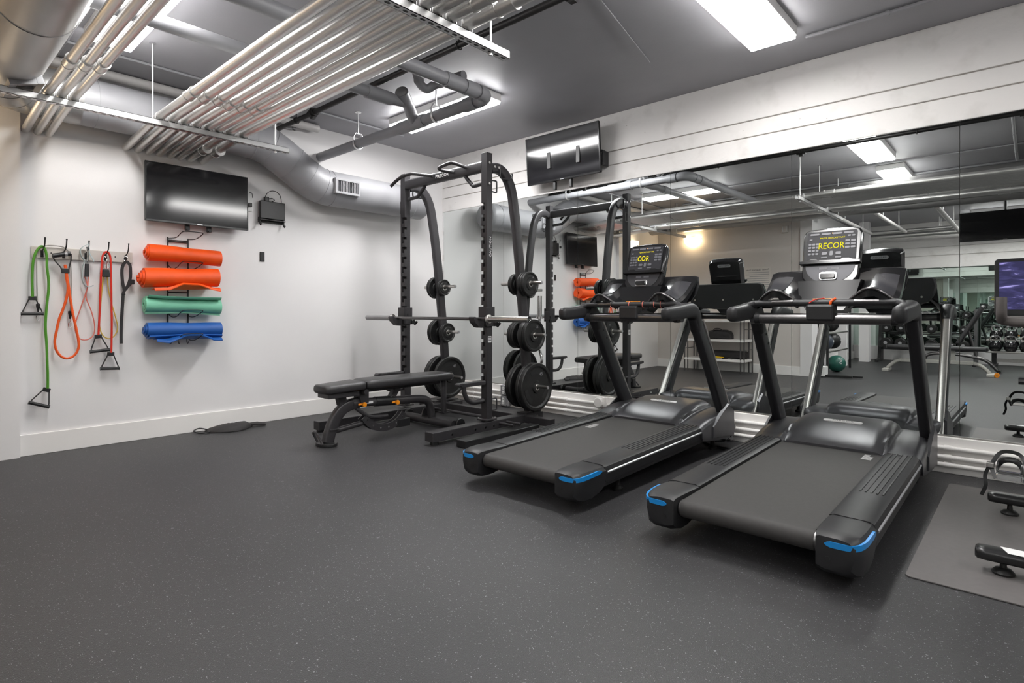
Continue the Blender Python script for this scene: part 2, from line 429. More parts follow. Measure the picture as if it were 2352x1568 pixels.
# the back wall (seen in the mirrors), partition and far wall
struct('wall_back', B().box(0.0, 2.62, -5.60, -5.45, 0, CZ), WALLB_M)
struct('baseboard_back', B().box(0.05, 2.62, -5.45, -5.434, 0, 0.15, 0.003), TRIM_M)
struct('wall_back_end', B().box(2.62, 2.80, -5.75, -5.43, 0, CZ), WALL_M)
struct('wall_partition', B().box(2.30, 2.42, YF, -5.60, 0, CZ), WALL_M)
struct('trim_1', B().box(2.42, 2.46, YF, -7.9, 0, 0.16, 0.004), TRIM_M)
struct('trim_2', B().box(2.72, 2.90, -9.42, -9.22, 0, CZ), WALL_M)
struct('trim_3', B().box(2.62, 2.76, -8.02, -7.9, 0, 2.1), WALL_M)
wf = struct('wall_far', B().box(2.3, XR, YF-0.16, YF-0.03, 0, CZ), CONC)
for z0, z1 in ((2.42, CZ), (2.24, 2.41), (1.98, 2.23)):
    B().box(2.42, XR, YF-0.04, YF+0.004, z0, z1, 0.004).build('concrete_band', CONC, wf, smooth=False)
B().box(2.42, XR, YF-0.04, YF+0.03, 0, 0.30, 0.004).build('wall_plinth', WALL_M, wf, smooth=False)
for i, x in enumerate((2.42, 3.72, 5.02, 6.32, 7.62)):
    t = B().box(x+0.002, min(x+1.298, XR), YF-0.02, YF, 0.30, 1.98).build('mirror_panel', FARMIRROR, None, smooth=False)
    tag(t, ('mirror panel on the far gym wall behind the dumbbell rack', 'mirror panel on the far gym wall between dumbbells and kettlebells', 'mirror panel on the far gym wall behind the kettlebells',
            'mirror panel on the far gym wall past the kettlebells', 'mirror panel at the far end of the far gym wall')[i], 'mirror', 'mirror panels on the far gym wall')
struct('wall_side', B().box(XR, XR+0.15, YF-0.16, 0.16, 0, CZ), WALL_M)

# ================================================================= ceiling lights
def ceiling_light(x0, x1, y0, y1, lab, lens=LENS):
    t = thing('ceiling_light', lab, 'light', ((x0+x1)/2, (y0+y1)/2, CZ), 'ceiling light panels')
    f = B()
    f.box(x0, x1, y0, y1, CZ-0.065, CZ-0.001, 0.004)
    f.build('light_frame', LENSF, t, smooth=False)
    B().box(x0+0.006, x1-0.006, y0+0.006, y1-0.006, CZ-0.088, CZ-0.0655, 0.006).build('diffuser', lens, t)
    return t
ceiling_light(3.985, 4.285, -1.86, -0.625, 'long light panel on the ceiling above the treadmill nearer the bike')
ceiling_light(0.776, 2.021, -1.365, -1.078, 'light panel on the ceiling above the power rack behind grey pipes', LENSB)
ceiling_light(0.780, 2.030, -3.80, -3.525, 'light panel on the ceiling behind the group of three conduits')
ceiling_light(3.940, 4.240, -3.40, -2.17, 'light panel on the ceiling over the open floor before the treadmills')
ceiling_light(3.935, 4.245, -4.98, -3.98, 'light panel on the ceiling just past the big steel duct')
ceiling_light(3.950, 4.340, -7.35, -6.2, 'light panel on the ceiling above the bench in the other room')
ceiling_light(7.10, 7.40, -1.86, -0.625, 'added light panel on the ceiling past the exercise bike')  # out-of-view panel added to light the bike side of the room
ceiling_light(7.10, 7.40, -3.9, -2.65, 'added light panel on the ceiling at the end of the room past the bike')  # second out-of-view panel, added as more light for the bike side
ceiling_light(6.20, 6.50, -7.35, -6.2, 'added light panel on the ceiling in front of the hanging television')  # extra panel added to brighten the far room
ceiling_light(4.60, 5.85, -9.2, -8.9, 'added light panel on the ceiling above the kettlebell rack')  # another panel added for light in the far room

# ================================================================= conduits on strut channels
CND = [(-3.370, .0285), (-3.290, .0285), (-3.211, .0285), (-3.130, .0285), (-3.050, .0285), (-2.976, .0285), (-2.893, .031), (-2.790, .034)]
CNL = [(-3.996, .026), (-3.928, .025), (-3.862, .025)]
nth = ['first', 'second', 'third', 'fourth', 'fifth', 'sixth', 'seventh', 'eighth']
def conduit(y, r, lab, grp, cx, fat=False):
    z = 2.411+r
    t = thing('conduit', lab, 'conduit', (0, y, z), grp)
    p = B(); p.tube([(0.0, y, z-0.058), (0.45, y, z-0.025), (0.86, y, z), (3.4, y, z), (XR, y, z)], r, n=14); p.build('conduit_run', GALV, t)
    for x in cx:
        zz = z if x > .86 else z-0.045
        c = B(); c.cyl((x-0.055, y, zz), (x+0.055, y, zz+(0.005 if x < .86 else 0)), r+0.005, n=14)
        c.cyl((x-0.058, y, zz), (x-0.045, y, zz), r+0.008, n=14); c.cyl((x+0.045, y, zz), (x+0.058, y, zz), r+0.008, n=14)
        c.build('coupling', GALV, t)
    for x in (.85, 3.40, 6.60):
        k = B()
        for sgn in (-1, 1):
            k.box(x-0.012, x+0.012, y+sgn*(r+0.0005), y+sgn*(r+0.0035), 2.4105, z+0.006)
        k.tube([(x, y+(r+0.002)*math.cos(a), z+(r+0.002)*math.sin(a)) for a in [PI*j/8 for j in range(9)]], 1, n=6, flat=(0.002, 0.011), up=(1, 0, 0))
        k.build('pipe_clamp', STRUT_M, t, smooth=False)
    return t
for i, (y, r) in enumerate(CND):
    cx = [1.47+0.02*(i % 3), 4.5] if i < 6 else [0.34, 3.62+0.05*(i-6), 6.3]
    conduit(y, r, f'{nth[i]} steel conduit of the group of eight, counted from the group of three', 'conduits in the group of eight', cx)
for i, (y, r) in enumerate(CNL):
    conduit(y, r, ['steel conduit nearest the big round duct, in the group of three', 'middle steel conduit of the group of three', 'steel conduit nearest the light panel, in the group of three'][i], 'conduits in the group of three', [1.49+0.03*i, 5.2])
def strut(x, y0, y1, rods, lab):
    t = thing('strut_channel', lab, 'bracket', (x, y1, 2.37), 'strut channels carrying the conduits')
    c = B(); h = 0.0205
    c.box(x-h, x-h+0.003, y0, y1, 2.369, 2.41); c.box(x+h-0.003, x+h, y0, y1, 2.369, 2.41); c.box(x-h, x+h, y0, y1, 2.369, 2.372)
    c.box(x-h, x-h+0.010, y0, y1, 2.407, 2.41); c.box(x+h-0.010, x+h, y0, y1, 2.407, 2.41)
    c.build('channel', STRUT_M, t, smooth=False)
    s = B(); n = int((y1-y0-0.03)/0.048)
    for k in range(n):
        y = y1-0.03-0.048*k
        s.prism(rrect(x, y, 0.013, 0.028, 0.0064, 3), 'z', 2.3682, 2.3695)
    o = s.build('channel_slots', BLACK, t, smooth=False); o['kind'] = 'stuff'
    for y in rods:
        r = B().cyl((x, y, 2.36), (x, y, CZ), 0.0055, n=8).build('hanger_rod', STRUT_M, t)
        B().cyl((x, y, 2.352), (x, y, 2.365), 0.010, n=6).build('rod_nut', STRUT_M, r, smooth=False)
        B().cyl((x, y, CZ-0.004), (x, y, CZ), 0.022, n=12).build('ceiling_anchor', PVC_M, r)
    return t
strut(0.85, -4.95, -2.425, (-4.62, -3.416, -2.533), 'slotted steel strut channel under the conduits near the white wall')
strut(3.40, -4.60, -2.497, (-4.42, -3.46, -2.617), 'slotted steel strut channel under the conduits over the open floor')
strut(6.60, -4.60, -2.497, (-4.42, -3.46, -2.617), 'slotted steel strut channel under the conduits past the bike')

# ================================================================= ducts
def duct_thing(name, lab, path, r, m, seams, at, ringr=0.0035):
    t = thing(name, lab, 'duct', at)
    d = B(); d.tube(path, r, n=40); d.build('duct_run', m, t, ang=50)
    for p, d3 in seams:
        v = Vector(d3).normalized(); p = Vector(p)
        B().cyl(p-v*0.006, p+v*0.006, r+ringr, n=40).build('seam_ring', m, t)
    return t
W = (.225,)
wallpath = [(.225, -4.0, 2.61), (.225, -3.0, 2.61), (.225, -2.52, 2.61)]
elb = [(-2.44, 2.606), (-2.37, 2.594), (-2.30, 2.570), (-2.23, 2.537), (-2.16, 2.497), (-2.09, 2.455), (-2.02, 2.411), (-1.96, 2.374), (-1.90, 2.341), (-1.84, 2.314), (-1.78, 2.296), (-1.72, 2.286)]
wallpath += [(.225, y, z) for y, z in elb]+[(.225, -1.66, 2.284), (.225, -1.1, 2.284), (.225, -0.57, 2.284)]
sl = [((.225, -2.46, 2.607), (0, 1, -.04)), ((.225, -2.30, 2.570), (0, .07, -.030)), ((.225, -2.09, 2.455), (0, .07, -.043)), ((.225, -1.93, 2.357), (0, .07, -.038)), ((.225, -1.78, 2.296), (0, .07, -.018)),
      ((.225, -3.62, 2.61), (0, 1, 0)), ((.225, -3.15, 2.61), (0, 1, 0)), ((.225, -1.69, 2.285), (0, 1, 0)), ((.225, -0.70, 2.284), (0, 1, 0))]
wd = duct_thing('wall_duct', 'painted grey round duct with a dogleg along the white wall above the television', wallpath, .174, DUCT_M, sl, (.225, -2, 2.44))
B().lathe([(.174, 0), (.172, .03), (.155, .055), (.11, .068), (.0, .072)], (.225, -0.571, 2.284), (0, 1, 0), 40).build('end_cap', DUCT_M, wd)
def grille(parent, c, n, u, w, h, nv, depth=0.05, frame=0.022, dark=BLACK, fm=DUCT_M):
    """register: frame box, dark cavity and vertical vanes; c centre, n outward normal, u width direction"""
    n = Vector(n).normalized(); u = Vector(u).normalized(); v = n.cross(u).normalized()
    X = Matrix(((u.x, v.x, n.x, c[0]), (u.y, v.y, n.y, c[1]), (u.z, v.z, n.z, c[2]), (0, 0, 0, 1)))
    f = B(X)
    f.box(-w/2, w/2, h/2-frame, h/2, -depth, 0, .002); f.box(-w/2, w/2, -h/2, -h/2+frame, -depth, 0, .002)
    f.box(-w/2, -w/2+frame, -h/2+frame, h/2-frame, -depth, 0); f.box(w/2-frame, w/2, -h/2+frame, h/2-frame, -depth, 0)
    fr = f.build('grille_frame', fm, parent, smooth=False)
    B(X).box(-w/2+frame, w/2-frame, -h/2+frame, h/2-frame, -depth, -depth*0.55).build('grille_cavity', dark, fr, smooth=False)
    iw = w-2*frame
    for k in range(nv):
        x = -iw/2+iw*(k+0.5)/nv
        B(X).prism([(x-0.0035, -0.004), (x+0.001, -0.004), (x+0.0035, -depth*0.5), (x-0.001, -depth*0.5)], 'y', -h/2+frame, h/2-frame).build('vane', fm, fr, smooth=False)
    return fr
# (prism on 'y' takes x,z pairs)
grille(wd, (.225+.20, -1.595, 2.285), (1, 0, 0.0), (0, 1, 0), .275, .150, 13, depth=.075)
big = [(.225, -3.72, 2.61), (.225, -3.86, 2.61)]+[(.225+.28*(1-math.cos(a)), -3.90-.28*math.sin(a), 2.61) for a in [PI/2*j/10 for j in range(11)]]+[(.56, -4.18, 2.61), (2.0, -4.18, 2.61), (5.0, -4.18, 2.61), (XR, -4.18, 2.61)]
cdct = duct_thing('ceiling_duct', 'big round steel duct running along the ceiling from the white wall corner', big, .178, DARKSTEEL,
    [((.225, -3.86, 2.61), (0, 1, 0)), ((.307, -4.098, 2.61), (1, -1, 0)), ((.52, -4.18, 2.61), (1, 0, 0)), ((1.75, -4.18, 2.61), (1, 0, 0)), ((3.6, -4.18, 2.61), (1, 0, 0)), ((5.6, -4.18, 2.61), (1, 0, 0)), ((7.4, -4.18, 2.61), (1, 0, 0))], (.4, -4.0, 2.44))
grille(cdct, (.80, -4.105, 2.425), (0, .30, -1), (1, 0, 0), .30, .17, 1, depth=.06, frame=.036, fm=DUCT_M)
b2 = [(0.05, -5.2, 2.66), (3, -5.2, 2.66), (XR, -5.2, 2.66)]
duct_thing('ceiling_duct', 'smaller round duct along the ceiling in front of the warm back wall', b2, .15, DARKSTEEL, [((1.6, -5.2, 2.66), (1, 0, 0)), ((3.7, -5.2, 2.66), (1, 0, 0)), ((6, -5.2, 2.66), (1, 0, 0))], (0.1, -5.2, 2.5))

# ================================================================= pipes under the ceiling
t = thing('black_pipe', 'black iron pipe running along the ceiling over the power rack', 'pipe', (0, -2.12, 2.82))
B().cyl((0, -2.12, 2.82), (XR, -2.12, 2.82), .0225, n=16).build('pipe_run', BLACKPIPE, t)
for x in (.70, 3.55, 5.4):
    c = B(); c.cyl((x-.045, -2.12, 2.82), (x+.045, -2.12, 2.82), .034, n=16); c.cyl((x-.012, -2.12, 2.82), (x+.012, -2.12, 2.82), .043, n=8)
    c.box(x-.02, x+.02, -2.135, -2.105, 2.765, 2.79); c.build('pipe_coupling', BLACKPIPE, t)
for x in (.40, 2.62, 4.6, 6.4):
    c = B(); c.tube([(x, -2.12+.028*math.cos(a), 2.82+.028*math.sin(a)) for a in [2*PI*j/16 for j in range(16)]], .004, n=6, closed=True); c.cyl((x, -2.12, 2.848), (x, -2.12, CZ), .005, n=8)
    c.cyl((x, -2.12, CZ-.015), (x, -2.12, CZ), .025, n=10); c.build('pipe_hanger', BLACKPIPE, t)
t = thing('white_pipe', 'pale painted pipe along the top of the white wall above the duct', 'pipe', (.1, -3, 2.9))
B().cyl((.095, -5.4, 2.898), (.095, -1.735, 2.898), .038, n=18).build('pipe_run', WHITEPIPE, t)
c = B(); c.box(.03, .05, -2.35, -1.95, 2.845, 2.853); c.box(.03, .06, -1.98, -1.95, 2.845, 2.90); c.build('pipe_bracket', GREYP, t)
PG = 'thin painted conduits fixed to the ceiling'
def thin(path, r, lab):
    t = thing('ceiling_conduit', lab, 'conduit', path[0], PG)
    B().tube(path, r, n=10).build('conduit_run', DUCT_M, t)
    for a, b in zip(path[:-1], path[1:]):
        a, b = Vector(a), Vector(b); n = max(1, int((b-a).length/0.9)); d = (b-a).normalized()
        for k in range(n):
            p = a+(b-a)*(k+.5)/n; B().cyl(p-d*.012, p+d*.012, r+.004, n=10).build('conduit_strap', DUCT_M, t)
thin([(.465, -5.3, 2.931), (.465, -.95, 2.931)], .010, 'thin grey conduit on the ceiling along the white wall')
thin([(4.29, -.445, 2.928), (XR, -.445, 2.928)], .0125, 'thin conduit on the ceiling along the concrete wall beside a light')
thin([(.02, -3.84, 2.931), (XR, -3.84, 2.931)], .010, 'thin conduit on the ceiling beside the big steel duct')
thin([(.9, -4.75, 2.928), (XR, -4.75, 2.928)], .014, 'thin conduit on the ceiling between the two round ducts')
thin([(.9, -4.90, 2.928), (XR, -4.90, 2.928)], .012, 'thin conduit on the ceiling nearer the smaller round duct')
thin([(5.30, -1.0, 2.925), (5.30, -4.7, 2.925)], .016, 'thin conduit crossing the ceiling near the bike, toward the open floor')
thin([(5.42, -1.6, 2.925), (5.42, -4.7, 2.925)], .016, 'thin conduit crossing the ceiling near the bike, past its twin')
thin([(3.62, -2.30, 2.932), (3.30, -.80, 2.932)], .004, 'very thin wire mould on the bare ceiling near the black pipe')

t = thing('drain_pipe', 'grey painted drain pipe assembly hanging under the light over the power rack', 'pipe', (1.5, -1.66, 2.6))
m = B(); m.tube([(0, -1.66, 2.645), (1.2, -1.66, 2.645), (2.33, -1.66, 2.648)]+[(2.35+.10*math.sin(a), -1.76+.10*math.cos(a), 2.65) for a in [PI/2*j/6 for j in range(1, 7)]]+[(2.45, -2.2, 2.652), (2.45, -6.2, 2.67)], .045, n=24)
m.build('main_run', PVC_M, t, ang=50)
for x0, x1 in ((1.36, 1.70), (2.19, 2.31)): B().cyl((x0, -1.66, 2.646), (x1, -1.66, 2.647), .0535, n=24).build('pipe_fitting', PVC_M, t)
f = B(); f.tube([(2.33, -1.66, 2.648)]+[(2.35+.10*math.sin(a), -1.76+.10*math.cos(a), 2.65) for a in [PI/2*j/6 for j in range(0, 7)]]+[(2.45, -1.78, 2.65)], .0545, n=24)
f.build('elbow_fitting', PVC_M, t)
for y0, y1 in ((-1.92, -1.80), (-2.10, -1.94), (-4.9, -4.75)): B().cyl((2.45, y0, 2.651), (2.45, y1, 2.651), .0535, n=24).build('pipe_fitting', PVC_M, t)
w = B(); w.tube([(1.57, -1.66, 2.65), (1.61, -1.73, 2.69), (1.66, -1.80, 2.735), (1.70, -1.87, 2.762)], .047, n=20); w.cyl((1.695, -1.86, 2.758), (1.745, -1.935, 2.79), .054, n=20)
w.build('cleanout_wye', PVC_M, t)
B().cyl((1.745, -1.935, 2.79), (1.748, -1.94, 2.792), .046, n=20).build('cleanout_plug', DARKSTEEL, t)
b = B(); b.tube([(1.68, -1.86, 2.745), (1.69, -1.95, 2.735), (1.69, -2.05, 2.73), (1.69, -6.2, 2.73)], .043, n=20); b.cyl((1.69, -2.22, 2.73), (1.69, -2.0, 2.73), .052, n=20); b.cyl((1.69, -2.6, 2.73), (1.69, -2.48, 2.73), .052, n=20)
b.build('branch_run', PVC_M, t, ang=50)
tr = B(); tr.tube(smooth_path([(1.98, -1.99, CZ), (1.97, -1.96, 2.86), (1.96, -1.92, 2.80), (1.97, -1.86, 2.775), (2.02, -1.83, 2.80), (2.10, -1.80, 2.815), (2.30, -1.78, 2.815)], 4), .034, n=16)
tr.cyl((1.965, -1.94, 2.83), (1.962, -1.93, 2.81), .040, n=16); tr.cyl((2.06, -1.815, 2.81), (2.09, -1.805, 2.814), .040, n=16)
tr.build('trap', PVC_M, t)
for x in (.702, 1.84):
    h = B(); h.cyl((x, -1.66, 2.735), (x, -1.66, CZ), .006, n=8); h.cyl((x, -1.66, CZ-.004), (x, -1.66, CZ), .03, n=12)
    pts = [(x, -1.66-.03, 2.74), (x, -1.66-.052, 2.70), (x, -1.66-.052, 2.65)]+[(x, -1.66+.052*math.cos(a), 2.645+.052*math.sin(a)) for a in [PI+PI*j/8 for j in range(9)]]+[(x, -1.66+.052, 2.70), (x, -1.66+.03, 2.74)]
    h.tube(pts, 1, n=6, flat=(.003, .013), up=(1, 0, 0)); h.cyl((x, -1.69, 2.74), (x, -1.63, 2.74), .006, n=8)
    h.build('clevis_hanger', STRUT_M, t, smooth=False)
# ================================================================= televisions
def television(name, lab, M, w, h, d):
    """M: matrix at the screen centre, x along width, y into the wall, z up"""
    t = thing(name, lab, 'television', M.translation)
    body = B(M); body.box(-w/2, w/2, 0.004, d*0.55, -h/2, h/2, .006); body.box(-w*.36, w*.36, d*.5, d, -h*.34, h*.22, .012)
    body.build('tv_body', SCREENB, t, smooth=False)
    fr = B(M); b = .010
    fr.box(-w/2, w/2, -.002, .006, h/2-b, h/2, .002); fr.box(-w/2, w/2, -.002, .006, -h/2, -h/2+b*1.7, .002)
    fr.box(-w/2, -w/2+b, -.002, .006, -h/2, h/2, .002); fr.box(w/2-b, w/2, -.002, .006, -h/2, h/2, .002)
    fr.build('bezel', SCREENB, t, smooth=False)
    B(M).box(-w/2+b, w/2-b, .0008, .0045, -h/2+b*1.7, h/2-b).build('screen', SCREEN, t, smooth=False)
    B(M).box(-.022, .022, -.0028, -.0015, -h/2+.004, -h/2+.011).build('maker_badge', SILVERP, t, smooth=False)
    return t
M1 = Matrix.Translation((.105, -2.850, 2.040)) @ Matrix.Rotation(PI/2, 4, 'Z') @ Matrix.Rotation(math.radians(-1.5), 4, 'X')
tv1 = television('wall_television', 'flat television on the white wall above the rolled mats', M1, .826, .490, .06)
for y in (-2.93, -2.755):
    k = B(); k.box(.03, .062, y-.017, y+.017, 1.755, 1.83, .003); k.box(.03, .08, y-.012, y+.012, 1.75, 1.762, .002)
    k.build('mount_tab', BLACK, tv1, smooth=False)
k = B(); k.box(0.0, .035, -3.05, -2.62, 1.90, 2.20); k.build('wall_bracket', BLACK, tv1, smooth=False)
M2 = Matrix.Translation((1.975, -.165, 2.606)) @ Matrix.Rotation(math.radians(4.5), 4, 'X')
tv2 = television('wall_television', 'tilted flat television on the concrete wall above the mirrors', M2, .905, .480, .055)
k = B(); k.box(1.75, 2.25, -.03, -.004, 2.42, 2.72); k.box(1.80, 1.84, -.17, -.03, 2.50, 2.66); k.box(2.16, 2.20, -.17, -.03, 2.50, 2.66); k.build('wall_bracket', BLACK, tv2, smooth=False)
for x in (1.86, 2.06):
    k = B(); k.box(x-.016, x+.016, -.13, -.10, 2.285, 2.37, .003); k.build('mount_tab', BLACK, tv2, smooth=False)
k = B(); k.box(2.42, 2.436, -.12, -.02, 2.44, 2.58, .003); k.cyl((2.428, -.13, 2.45), (2.428, -.09, 2.45), .014, n=10); k.cyl((2.428, -.13, 2.57), (2.428, -.09, 2.57), .014, n=10); k.build('mount_arm', BLACK, tv2, smooth=False)

# ================================================================= boxes and plates on the white wall
t = thing('network_box', 'black box with looped cable held in a bracket on the white wall', 'box', (.02, -2.18, 1.9))
B().box(.012, .055, -2.300, -2.060, 1.935, 2.105, .006).build('box_body', BLACK, t, smooth=False)
b = B(); b.box(.006, .06, -2.305, -2.055, 1.922, 1.930, .002)
for y in (-2.298, -2.066): b.tube([(.035, y, 1.93), (.04, y, 1.885), (.052, y, 1.872), (.062, y, 1.885)], .0075, n=8)
b.box(0.0, .008, -2.30, -2.06, 1.90, 1.95); b.build('bracket', BLACK, t, smooth=False)
B().box(.018, .05, -2.255, -2.215, 2.105, 2.145, .004).build('plug', BLACK, t, smooth=False)
B().tube(smooth_path([(.035, -2.215, 2.13), (.05, -2.185, 2.135), (.05, -2.165, 2.12), (.03, -2.185, 2.105)], 5), .004, n=6).build('power_cable', BLACK, t)
B().tube(smooth_path([(.03, -2.245, 2.145), (.035, -2.225, 2.185), (.04, -2.185, 2.21), (.04, -2.135, 2.205), (.04, -2.10, 2.165), (.035, -2.088, 2.105)], 6), .0035, n=6).build('data_cable', BLACK, t)
t = tag(B().box(0.0, .009, -2.284, -2.240, 1.530, 1.622, .003).build('wall_plate', BLACK, None, smooth=False, at=(0, -2.26, 1.57)), 'small dark wall plate on the white wall below the black box', 'plate')
t = thing('cable_plate', 'white outlet plate peeking out beside the television edge', 'plate', (0, -2.38, 2.05))
B().box(0, .008, -2.425, -2.355, 1.99, 2.19, .003).build('plate', WHITEP, t, smooth=False)
B().tube(smooth_path([(.01, -2.385, 2.17), (.03, -2.37, 2.16), (.02, -2.36, 2.12)], 4), .003, n=6).build('cable', BLACK, t)
B().box(.006, .03, -2.395, -2.365, 2.035, 2.07, .004).build('plug', BLACK, t, smooth=False)

# ================================================================= hook rail and what hangs on it
t = thing('hook_rail', 'cream wall rail with five black hooks on the white wall', 'rail', (0, -3.65, 1.49))
B().box(0.0, .019, -3.965, -3.328, 1.447, 1.532, .003).build('rail_board', RAILWOOD, t, smooth=False)
HY = [-3.903, -3.776, -3.639, -3.512, -3.379]
for y in HY:
    h = B(); h.tube(smooth_path([(.02, y, 1.478), (.028, y, 1.50), (.055, y+.004, 1.517), (.082, y+.006, 1.545), (.09, y+.007, 1.59)], 5), .0045, n=8)
    h.sphere((.09, y+.007, 1.592), .0065, 10, 6); h.tube(smooth_path([(.02, y, 1.47), (.035, y, 1.462), (.05, y, 1.47), (.053, y, 1.482)], 4), .004, n=8)
    h.box(.018, .023, y-.009, y+.009, 1.455, 1.505, .002); h.build('hook', BLACK, t)
for y in (-3.85, -3.447): B().cyl((.018, y, 1.489), (.0215, y, 1.489), .005, n=10).build('screw', BLACK, t)
HX = .058
def yz(pts, x=HX): return [(x, p[0], p[1]) for p in pts]
def handle(parent, top, ang, col=BLACK, size=1.0):
    """stirrup handle: block at 'top' (y,z), webbing sides and foam grip; ang = swing in degrees"""
    X = Matrix.Translation((HX-.012, top[0], top[1])) @ Matrix.Rotation(math.radians(ang), 4, 'X') @ Matrix.Scale(size, 4)
    b = B(X); b.box(-.010, .010, -.023, .023, -.030, .0, .004)
    hb = b.build('handle_block', BLACK, parent, smooth=False)
    s = B(X)
    for g in (-1, 1): s.strap([(0, g*.017, -.01), (0, g*.024, -.035), (0, g*.052, -.105), (0, g*.056, -.122)], .006, .014, (1, 0, 0))
    s.build('handle_strap', WEBBING, parent, smooth=False)
    g = B(X); g.cyl((0, -.060, -.128), (0, .060, -.128), .0125, n=14); g.cyl((0, -.064, -.128), (0, -.060, -.128), .014, n=14); g.cyl((0, .060, -.128), (0, .064, -.128), .014, n=14)
    g.build('grip', BLACK, parent)
RG = 'exercise bands hanging on the hook rail'
t = thing('resistance_band', 'bright green tube band with two black handles hanging from the first hook', 'band', (HX, HY[0], 1.53), RG)
B().tube(smooth_path(yz([(-3.963, 1.16), (-3.965, 1.293), (-3.961, 1.398), (-3.951, 1.462), (-3.934, 1.506), (-3.911, 1.532), (-3.893, 1.514), (-3.882, 1.462), (-3.880, 1.377), (-3.872, 1.297), (-3.871, 1.217), (-3.878, 1.136), (-3.886, 1.03), (-3.889, .93), (-3.882, .80), (-3.879, .673), (-3.876, .59), (-3.876, .485)]), 5), .0085, n=10).build('tube', GREENT, t)
handle(t, (-3.962, 1.165), 0); handle(t, (-3.876, .488), -22)
t = thing('resistance_band', 'grey cord with black clip hanging behind the green band, reaching to the second hook', 'band', (HX-.02, HY[0], 1.5), RG)
B().tube(smooth_path(yz([(-3.932, 1.11), (-3.936, 1.294), (-3.937, 1.43), (-3.928, 1.495), (-3.907, 1.527), (-3.88, 1.54), (-3.849, 1.545), (-3.789, 1.540), (-3.758, 1.52), (-3.740, 1.483), (-3.735, 1.40), (-3.732, 1.303), (-3.734, 1.139), (-3.739, 1.056)], .036), 5), .0042, n=8).build('cord', GREYCORD, t)
def clip(parent, top, s=1.0, x=.036, hook=True):
    c = B(); y, z = top
    c.lathe([(.006, 0), (.013, -.004), (.013, -.02), (.006, -.055), (.005, -.062)], (x, y, z), (0, 0, 1), 12, True); c.build('clip_body', BLACK, parent)
    if hook:
        h = B(); h.cyl((x, y, z-.06), (x, y, z-.085), .005, n=8); h.tube([(x, y+.011*math.sin(a), z-.105-.022*math.cos(a)*-1) for a in [2*PI*j/14 for j in range(14)]], .0025, n=6, closed=True)
        h.build('snap_hook', CHROME, parent)
clip(t, (-3.739, 1.058)); clip(t, (-3.928, 1.112))
t = thing('resistance_band', 'thick orange tube band looped low, its black handle up on the second hook', 'band', (HX, HY[1], 1.48), RG)
B().tube(smooth_path(yz([(-3.775, 1.405), (-3.768, 1.345), (-3.764, 1.30), (-3.757, 1.24), (-3.763, 1.165), (-3.786, 1.07), (-3.808, 1.00), (-3.826, .90), (-3.835, .83), (-3.826, .767), (-3.796, .716), (-3.757, .700), (-3.716, .722), (-3.692, .775), (-3.692, .83), (-3.703, .905), (-3.722, 1.01), (-3.737, 1.11), (-3.750, 1.22), (-3.762, 1.32), (-3.770, 1.40)]), 5), .0085, n=10).build('tube', ORANGET, t)
hx = Matrix.Translation((.072, -3.796, 1.478)) @ Matrix.Rotation(math.radians(13), 4, 'X')
B(hx).cyl((0, -.055, 0), (0, .055, 0), .0165, n=16).build('grip', BLACK, t)
B(hx).cyl((0, .018, 0), (0, .034, 0), .018, n=16).build('grip_ring', GREYP, t)
s = B(); s.strap([(.066, -3.848, 1.462), (.06, -3.835, 1.43), (.058, -3.80, 1.385), (.058, -3.793, 1.36)], .006, .014, (1, 0, 0)); s.strap([(.066, -3.738, 1.487), (.06, -3.738, 1.44), (.058, -3.748, 1.39), (.058, -3.752, 1.36)], .006, .014, (1, 0, 0)); s.build('handle_strap', WEBBING, t, smooth=False)
B().box(.045, .071, -3.797, -3.748, 1.340, 1.378, .004).build('handle_block', BLACK, t, smooth=False)
t = thing('resistance_band', 'pale blue cuff strap holding a salmon loop band on the third hook', 'band', (HX, HY[2], 1.54), RG)
B().strap(smooth_path(yz([(-3.64, 1.565), (-3.668, 1.545), (-3.683, 1.515), (-3.674, 1.472), (-3.655, 1.44), (-3.667, 1.389), (-3.67, 1.306), (-3.651, 1.252), (-3.62, 1.243), (-3.600, 1.255)], .06), 4), .042, .003, (0, .8, .6)).build('cuff_strap', PALEBLUE, t, smooth=False)
B().strap(smooth_path([(.075, -3.634, 1.575), (.085, -3.63, 1.54), (.078, -3.626, 1.50), (.07, -3.605, 1.46), (.06, -3.595, 1.44)], 4), .032, .003, (0.3, 1, 0)).build('cuff_tail', PALEBLUE, t, smooth=False)
B().tube(smooth_path([(.06, -3.64, 1.55), (.055, -3.632, 1.50), (.06, -3.634, 1.46), (.055, -3.640, 1.43)], 4), .006, n=8).build('snap_hook', CHROME, t)
B().prism([(-3.655, 1.32), (-3.625, 1.32), (-3.628, 1.42), (-3.652, 1.42)], 'x', .05, .066, .003).build('clip_body', BLACK, t, smooth=False)
B().tube(smooth_path(yz([(-3.651, 1.325), (-3.633, 1.252), (-3.647, 1.184), (-3.683, 1.056), (-3.710, .946), (-3.696, .863), (-3.651, .834), (-3.601, .86), (-3.587, .933), (-3.606, 1.045), (-3.642, 1.162), (-3.631, 1.252), (-3.629, 1.325)], .045), 5), .0042, n=8).build('loop_tube', SALMON, t)
t = thing('resistance_band', 'bright red tube band with two black handles over the fourth hook', 'band', (HX, HY[3], 1.52), RG)
B().tube(smooth_path(yz([(-3.566, .87), (-3.561, .98), (-3.557, 1.085), (-3.550, 1.311), (-3.543, 1.453), (-3.534, 1.499), (-3.515, 1.522), (-3.496, 1.507), (-3.486, 1.456), (-3.483, 1.314), (-3.481, 1.142), (-3.479, .971), (-3.480, .85), (-3.482, .728)]), 5), .0072, n=10).build('tube', REDT, t)
handle(t, (-3.566, .874), 5); handle(t, (-3.482, .732), -3)
